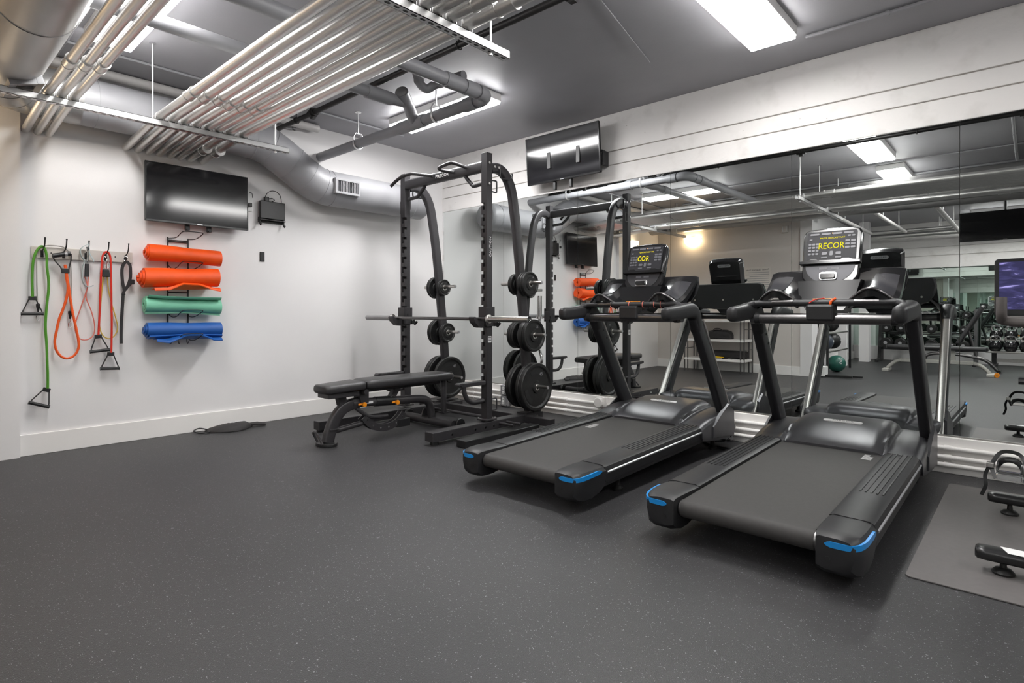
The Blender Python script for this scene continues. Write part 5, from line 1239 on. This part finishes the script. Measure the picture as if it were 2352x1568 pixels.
# handlebar with two upright horns
hb = B()
for s in (-1, 1):
    hb.tube(smooth_path([(KX+s*.055, -1.035, 1.012), (KX+s*.15, -1.05, 1.010), (KX+s*.205, -1.09, 1.008), (KX+s*.225, -1.14, 1.010), (KX+s*.226, -1.17, 1.035), (KX+s*.226, -1.175, 1.075), (KX+s*.226, -1.172, 1.118)], 6), .0205, n=16)
hb.tube(smooth_path([(KX-.225, -1.14, 1.012), (KX-.17, -1.155, 1.0), (KX, -1.16, .998), (KX+.17, -1.155, 1.0), (KX+.225, -1.14, 1.012)], 6), .0205, n=16)
hb.build('handlebar', GRIP, bike, ang=60)
B().tube([(KX, -1.035, 1.01), (KX, -.90, 1.03), (KX, -.77, 1.10)], .022, n=12).build('screen_arm', BIKEBLACK, bike)
sc = Matrix.Translation((KX, -.745, 1.18)) @ Matrix.Rotation(math.radians(-6), 4, 'X')
b = B(sc); b.prism(rrect(0, 0, .535, .300, .018, 4), 'y', .0, .028, .003); s_ = b.build('screen_body', SCREENB, bike, smooth=False)
def swirl_material():
    m = bpy.data.materials.new('bike_display'); m.use_nodes = True; nt = m.node_tree; b = nt.nodes['Principled BSDF']
    b.inputs['Base Color'].default_value = (.01, .01, .02, 1); b.inputs['Roughness'].default_value = .15
    tc = nt.nodes.new('ShaderNodeTexCoord'); w = nt.nodes.new('ShaderNodeTexNoise'); w.inputs['Scale'].default_value = 9; w.inputs['Detail'].default_value = 4; w.inputs['Distortion'].default_value = 2.2
    mp = nt.nodes.new('ShaderNodeMapping'); mp.inputs['Scale'].default_value = (.8, 1, 2.6)
    nt.links.new(tc.outputs['Object'], mp.inputs['Vector']); nt.links.new(mp.outputs['Vector'], w.inputs['Vector'])
    r = nt.nodes.new('ShaderNodeValToRGB'); e = r.color_ramp.elements
    e[0].position = .45; e[0].color = (.028, .026, .085, 1); e[1].position = .74; e[1].color = (.5, .45, .95, 1)
    x = e.new(.64); x.color = (.06, .055, .17, 1)
    nt.links.new(w.outputs['Fac'], r.inputs['Fac']); nt.links.new(r.outputs['Color'], b.inputs['Emission Color']); b.inputs['Emission Strength'].default_value = .9
    return m
B(sc).box(-.248, .248, -.0016, .0008, -.118, .132).build('display', swirl_material(), s_, smooth=False)
B(sc).box(-.05, .05, -.002, .0005, -.142, -.132).build('sensor_bar', GREYP, s_, smooth=False)
# dumbbell cradle bar under the saddle
B().cyl((KX-.16, -1.70, .78), (KX+.16, -1.70, .78), .014, n=10).build('rear_bar', BIKEBLACK, bike)

# ================================================================= back of the room (seen in the mirrors)
def sconce(name_lab, c, n, u, gm=GLOBE):
    """half bowl of frosted glass against a wall; n points into the room"""
    t = thing('wall_sconce', name_lab, 'lamp', c, 'glowing bowl sconces')
    n = Vector(n); u = Vector(u); c = Vector(c); secs = []
    for k in range(7):
        f = k/6; z = .085-.175*f; r = .165*math.sqrt(max(.0, 1-f**2.2))+.004
        secs.append([c+u*(r*math.cos(PI*j/12))+n*(.01+.75*r*math.sin(PI*j/12))+Vector((0, 0, z)) for j in range(13)])
    b = B(); b.loft(secs, caps=True); b.build('glass_bowl', gm, t)
    B().box(c.x-.02-abs(u.x)*.03, c.x+.02+abs(u.x)*.03, c.y-.02-abs(u.y)*.03, c.y+.02+abs(u.y)*.03, c.z+.02, c.z+.10, .004).build('wall_mount', STEEL, t, smooth=False)
    for j in (0, 6, 12):
        p = c+u*(.170*math.cos(PI*j/12))+n*(.015+.76*.170*math.sin(PI*j/12)); B().sphere(p+Vector((0, 0, .05 if j != 6 else -.0)), .010, 10, 6).build('glass_clip', BLACK, t)
    return t
sconce('glowing frosted glass bowl sconce on the warm back wall above the shelf', (.77, -5.445, 2.345), (0, 1, 0), (1, 0, 0))
sconce('glowing frosted glass bowl sconce on the white pilaster next to the back wall', (.055, -4.42, 2.24), (1, 0, 0), (0, 1, 0), GLOBE2)
sh = thing('shelf_unit', 'wire post shelf unit with pale shelves against the warm back wall', 'shelf', (1.33, -5.22, 0))
for x in (.80, .86, 1.80, 1.86):
    for y in (-5.415, -5.03): B().cyl((x, y, 0), (x, y, 1.02), .011, n=10).build('post', DSTEEL, sh)
for z in (.235, .575, .915): B().box(.80, 1.86, -5.425, -5.02, z-.04, z, .004).build('shelf_board', TRIM_M, sh, smooth=False)
for x in (.80, 1.86): 
    for z in (.40, .75): B().cyl((x, -5.415, z), (x, -5.03, z), .006, n=8).build('side_wire', DSTEEL, sh)
t = thing('gym_bag', 'black soft sided bag on the middle shelf of the back wall unit', 'bag', (1.39, -5.22, .575))
b = B(); b.loft([[(1.39+x, -5.22+q[0], .578+.078*k+q[1]*k) for q in rrect(0, 0, .24*k, .155, .05*k, 4)] for x, k in ((-.20, .55), (-.18, .9), (-.10, 1), (.08, 1.0), (.16, .85), (.20, .5))]); b.build('bag_body', WEBBING, t, ang=50)
B().tube(smooth_path([(1.30, -5.10, .70), (1.33, -5.09, .755), (1.43, -5.09, .755), (1.47, -5.10, .70)], 4), .008, n=8).build('bag_handle', WEBBING, t)
t = tag(B().tube(smooth_path([(1.02+.07*math.cos(k*.7)+.02*math.sin(k), -5.18+.06*math.sin(k*.7), .59+.004*k) for k in range(26)], 2), .011, n=8).build('rope', BLACK, None, at=(1.05, -5.18, .58)), 'coiled black rope lying on the middle shelf beside the bag', 'rope')
t = tag(B().tube(smooth_path([(1.10, -5.06, .592), (1.06, -5.05, .60), (1.03, -5.06, .63), (1.07, -5.05, .66), (1.13, -5.06, .65)], 5), .006, n=8).build('jump_rope', WTEXT, None, at=(1.08, -5.06, .58)), 'thin pale rope end looped beside the black coil on the shelf', 'rope')
t = thing('foam_roller', 'long black foam roller lying on the lowest shelf', 'roller', (1.42, -5.25, .31))
B().lathe([(.03, 0), (.066, 0), (.070, .005), (.070, .815), (.066, .82), (.03, .82)], (1.005, -5.26, .306), (1, 0, 0), 24).build('roller_body', WEBBING, t)
B().cyl((1.0, -5.26, .306), (1.83, -5.26, .306), .028, n=14).build('roller_core', BLACK, t)
t = tag(B().strap(smooth_path([(1.18, -5.08, .262), (1.30, -5.07, .258), (1.44, -5.08, .256), (1.48, -5.10, .262), (1.36, -5.10, .27), (1.20, -5.11, .275)], 4), .022, .004, (0, .3, 1)).build('flat_band', YELLOWB, None, smooth=False, at=(1.3, -5.09, .24)), 'yellow flat band on the lowest shelf in front of the foam roller', 'band')
t = tag(B().tube(smooth_path([(1.46, -5.09, .245), (1.52, -5.07, .245), (1.56, -5.09, .247), (1.51, -5.11, .25)], 4), .008, n=8, ).build('cord_coil', BLACK, None, at=(1.5, -5.09, .24)), 'small black cord bundle on the lowest shelf beside the yellow band', 'cord')
t = thing('notice_sign', 'pale printed notice about the fitness equipment on the warm back wall', 'sign', (1.93, -5.449, 1.6))
B().box(1.70, 2.16, -5.449, -5.444, 1.28, 1.82).build('sign_sheet', PAPER, t, smooth=False)
text('sign_heading', 'Fitness Equipment Rules', .040, DTEXT, t, (1.93, -5.4435, 1.775), (-1, 0, 0), (0, 0, 1))
ln = B()
for k in range(11):
    z = 1.725-.036*k; w = (.36, .40, .33, .38)[k % 4]
    ln.box(2.13-w, 2.13, -5.4438, -5.4430, z, z+.010)
o = ln.build('sign_text_lines', GREYP, t, smooth=False); o['kind'] = 'stuff'
t = thing('alarm_strobe', 'small white strobe box high on the warm back wall', 'alarm', (2.385, -5.44, 2.4))
B().box(2.335, 2.435, -5.449, -5.41, 2.37, 2.49, .006).build('strobe_body', WALLB_M, t, smooth=False)
for x in (2.350, 2.405): B().box(x, x+.016, -5.412, -5.405, 2.385, 2.475, .003).build('strobe_lens', WHITEP, t, smooth=False)

# ---------------------------------------------------------------- the other half of the gym
t = thing('ball_rack', 'black rack of exercise balls against the partition past the back wall end', 'rack', (2.64, -6.7, 0))
for x in (2.44, 2.90):
    for y in (-7.55, -5.95): B().box(x-.018, x+.018, y-.018, y+.018, 0, 1.35, .003).build('post', BLACK, t, smooth=False)
for z in (.36, .68, 1.02):
    for x in (2.52, 2.86): B().cyl((x, -7.55, z), (x, -5.95, z), .016, n=10).build('shelf_bar', STEEL, t)
def ball(r, c, m, lab, num=None):
    t = thing('exercise_ball', lab, 'ball', c, 'exercise balls past the back wall')
    B().sphere(c, r, 28, 18).build('ball_skin', m, t)
    b = B(); b.tube([(c[0]+r*1.001*math.cos(a), c[1]+r*1.001*math.sin(a), c[2]) for a in [2*PI*k/36 for k in range(36)]], .0022, n=5, closed=True); b.build('seam', m, t)
    B().cyl((c[0]+r*.985, c[1], c[2]+r*.1), (c[0]+r*1.0, c[1], c[2]+r*.1), r*.16, n=14).build('ball_logo', WTEXT if num is None else m, t)
    if num: text('ball_number', num, r*.75, WTEXT, t, (c[0]+r*.62, c[1]+r*.80, c[2]+r*.25), (-.8, .6, 0), (0, 0, 1), extrude=.002)
ball(.145, (2.90, -6.55, .145), GREENBALL, 'dark green medicine ball resting on the floor before the ball rack', '5')
ball(.150, (2.69, -6.62, .515), BLUEBALL, 'slate blue ball on the lowest bars of the ball rack')
ball(.150, (2.69, -6.40, .835), BLACK, 'black ball with white logo on the middle bars of the ball rack')
ball(.145, (2.69, -6.10, .510), BLACK, 'black ball on the lowest bars beside the back wall end')
ball(.140, (2.69, -7.05, .825), BLACK, 'black ball on the middle bars, farther from the back wall end')
ball(.150, (2.69, -7.15, .515), BLACK, 'black ball on the lowest bars, farther from the back wall end')
t = thing('floor_stand', 'white footed floor stand with two black bars by the back wall end', 'stand', (2.95, -5.6, 0))
B().box(2.84, 2.98, -5.66, -5.44, .012, .17, .012).build('stand_block', WHITEP, t, smooth=False)
for y, x1 in ((-5.50, 3.36), (-5.60, 3.48)): B().box(2.98, x1, y-.015, y+.015, .012, .040, .003).build('stand_bar', BLACK, t, smooth=False)
dr = thing('dumbbell_rack', 'black three tier dumbbell rack against the far wall of the gym', 'rack', (3.85, -9.7, 0))
for x in (3.02, 4.62):
    b = B(); b.prism([(-9.92, 0), (-9.32, 0), (-9.32, .05), (-9.60, .06), (-9.84, 1.1), (-9.92, 1.1)], 'x', x-.03, x+.03, .004); b.build('side_frame', BLACK, dr, smooth=False)
for z, y in ((.30, -9.52), (.62, -9.62), (.92, -9.72)):
    for d in (-.075, .075): B().box(3.04, 4.60, y+d-.02, y+d+.02, z-.02+d*.25, z+d*.25, .003).build('tier_rail', BLACK, dr, smooth=False)
def dumbbell(x, y, z, r, lab):
    t = thing('dumbbell', lab, 'dumbbell', (x, y, z), 'dumbbells on the far rack')
    B().cyl((x, y-.065, z), (x, y+.065, z), .015, n=10).build('handle', STEEL, t)
    for s in (-1, 1): B().lathe([(.016, s*.06), (r*.9, s*.06), (r, s*.07), (r, s*.135), (r*.9, s*.145), (.0, s*.145)], (x, y, z), (0, 1, 0), 12).build('dumbbell_head', RUBBER, t, ang=25)
    B().cyl((x, y+.145, z), (x, y+.1465, z), r*.32, n=12).build('weight_disc', GREYP, t)
row = ['lowest', 'middle', 'topmost']; ordn = ['first', 'second', 'third', 'fourth', 'fifth', 'sixth', 'seventh']
for ti, (z, y) in enumerate(((.30, -9.52), (.62, -9.62), (.92, -9.72))):
    n = 6 if ti < 2 else 7
    for k in range(n):
        r = .105-.012*ti-.003*k
        dumbbell(3.17+.255*k*(6/n), y, z+r+.004, r, f'{ordn[k]} black dumbbell from the ball rack side on the {row[ti]} tier of the far rack')
# bench with cream frame
t = thing('flat_bench', 'black padded bench with arched cream legs in the other half of the gym', 'bench', (4.2, -7.45, 0))
b = B(); b.loft([[(x, -7.45+q[0]*k, .435+q[1]*k) for q in rrect(0, 0, .27, .07, .03, 4)] for x, k in ((3.50, .7), (3.53, 1), (4.88, 1), (4.91, .7))]); b.build('bench_pad', BENCHPAD, t, ang=45)
b = B(); b.box(3.72, 4.72, -7.49, -7.41, .17, .23, .008); b.build('bench_spine', CREAM, t, smooth=False)
for x0, s in ((3.74, -1), (4.70, 1)): B().tube(smooth_path([(x0, -7.45, .20), (x0+s*.10, -7.45, .17), (x0+s*.19, -7.45, .09), (x0+s*.24, -7.45, .02)], 5), 1, n=10, flat=(.030, .035), up=(0, 1, 0)).build('arched_leg', CREAM, t)
for x in (3.50, 4.94): B().box(x-.05, x+.05, -7.62, -7.28, .0, .045, .006).build('foot_bar', CREAM, t, smooth=False)
for x in (3.95, 4.45): B().box(x-.03, x+.03, -7.48, -7.42, .22, .405, .004).build('pad_post', CREAM, t, smooth=False)
for y in (-7.30, -7.36): B().lathe([(.01, 0), (.035, 0), (.035, .03), (.01, .03)], (5.02, y, .035), (0, 1, 0), 14).build('roller_wheel', ORANGEK, t)
t = thing('incline_bench', 'black bench with raised backrest behind the cream legged bench', 'bench', (4.4, -8.2, 0))
ib = Matrix.Translation((4.45, -8.25, .47)) @ Matrix.Rotation(math.radians(-62), 4, 'Y')
b = B(ib); b.loft([[(x, q[0]*k, q[1]*k) for q in rrect(0, 0, .27, .07, .03, 4)] for x, k in ((0, .7), (.03, 1), (.75, 1), (.78, .7))]); b.build('back_pad', BENCHPAD, t, ang=45)
b = B(); b.loft([[(x, -8.25+q[0]*k, .44+q[1]*k) for q in rrect(0, 0, .27, .07, .03, 4)] for x, k in ((3.98, .7), (4.0, 1), (4.40, 1), (4.42, .7))]); b.build('seat_pad', BENCHPAD, t, ang=45)
B().tube(smooth_path([(3.95, -8.25, .03), (4.0, -8.25, .25), (4.3, -8.25, .30), (4.8, -8.25, .22), (5.0, -8.25, .03)], 5), .03, n=10).build('bench_frame', DSTEEL, t)
B().cyl((4.2, -8.25, .28), (4.2, -8.25, .41), .03, n=10).build('seat_post', DSTEEL, t)
B().cyl((4.72, -8.25, .24), (4.60, -8.25, .72), .025, n=10).build('back_strut', DSTEEL, t)
for x in (3.95, 5.02): B().cyl((x, -8.45, .03), (x, -8.05, .03), .028, n=12).build('foot_tube', BLACK, t)
# kettlebells
kr = thing('kettlebell_rack', 'low steel rack of kettlebells before the far mirrors', 'rack', (5.55, -9.7, 0))
for z, y in ((.305, -9.55), (.52, -9.80)):
    B().box(4.78, 6.6, y-.15, y+.15, z-.03, z, .006).build('tray', STEEL, kr, smooth=False)
B().box(4.9, 6.5, -9.62, -9.56, .10, .16, .004).build('lower_bar', STEEL, kr, smooth=False)
for x in (4.90, 6.50):
    B().box(x-.05, x+.05, -9.95, -9.42, 0, .06, .006).build('foot', BLACK, kr, smooth=False)
    B().box(x-.035, x+.035, -9.66, -9.52, .06, .275, .006).build('leg', BLACK, kr, smooth=False); B().box(x-.03, x+.03, -9.86, -9.74, .06, .49, .006).build('leg', BLACK, kr, smooth=False)
def kettlebell(x, y, z, r, m, lab):
    t = thing('kettlebell', lab, 'kettlebell', (x, y, z), 'kettlebells on the far rack')
    B().lathe([(.0, 0), (r*.62, 0), (r*.86, r*.25), (r, r*.75), (r*.95, r*1.15), (r*.7, r*1.6), (r*.38, r*1.82), (.0, r*1.86)], (x, y, z), (0, 0, 1), 20).build('bell_body', m, t)
    B().tube(smooth_path([(x-r*.55, y, z+r*1.6), (x-r*.72, y, z+r*2.1), (x-r*.55, y, z+r*2.55), (x, y, z+r*2.68), (x+r*.55, y, z+r*2.55), (x+r*.72, y, z+r*2.1), (x+r*.55, y, z+r*1.6)], 4), .0165, n=10).build('bell_handle', CHROME, t)
kcol = ['black', 'black', 'black', 'brick red', 'black', 'black', 'brick red', 'black']
for k in range(8):
    kettlebell(4.92+.22*k, -9.55, .307, .105, BLACKGLOSS, f'{ordn[k] if k < 7 else "last"} black kettlebell with steel handle from the bench side on the lower tray')
    kettlebell(4.92+.22*k, -9.80, .522, .095, REDBALL if kcol[k] != 'black' else BLACKGLOSS, f'{ordn[k] if k < 7 else "last"} {kcol[k]} kettlebell from the bench side on the upper tray behind')
# hanging television, pipes under the far ceiling
M3 = Matrix.Translation((5.15, -6.20, 2.31)) @ Matrix.Rotation(PI, 4, 'Z')
tv3 = television('hanging_television', 'black television hanging from the ceiling in the other half of the gym', M3, 1.06, .43, .06)
B().cyl((5.15, -6.24, 2.3), (5.15, -6.24, CZ), .02, n=10).build('ceiling_pole', BLACK, tv3)
def far_pipe(path, r, lab, m=WHITEPIPE):
    t = thing('ceiling_pipe', lab, 'pipe', path[0], 'pale pipes under the far ceiling')
    B().tube(path, r, n=12).build('pipe_run', m, t)
    for f in (.25, .75):
        a, b = Vector(path[0]), Vector(path[-1]); p = a.lerp(b, f); B().cyl(p, (p.x, p.y, CZ), .005, n=6).build('hanger_rod', STRUT_M, t)
far_pipe([(3.05, -5.75, 2.62), (3.05, -8.6, 2.62)], .030, 'pale pipe under the far ceiling nearest the partition')
far_pipe([(3.60, -5.75, 2.62), (3.60, -8.8, 2.62)], .030, 'pale pipe under the far ceiling second from the partition')
far_pipe([(4.40, -5.75, 2.60), (4.40, -9.0, 2.60)], .036, 'thick pale pipe under the far ceiling near the hanging television')
far_pipe([(2.46, -9.75, 2.66), (8.9, -9.75, 2.66)], .055, 'long steel pipe under the ceiling along the far wall', GALV)
far_pipe([(2.46, -9.45, 2.72), (8.9, -9.45, 2.72)], .035, 'second steel pipe under the ceiling along the far wall', GALV)
far_pipe([(4.42, -5.85, 2.74), (8.9, -5.85, 2.74)], .03, 'pale pipe along the ceiling above the hanging television')
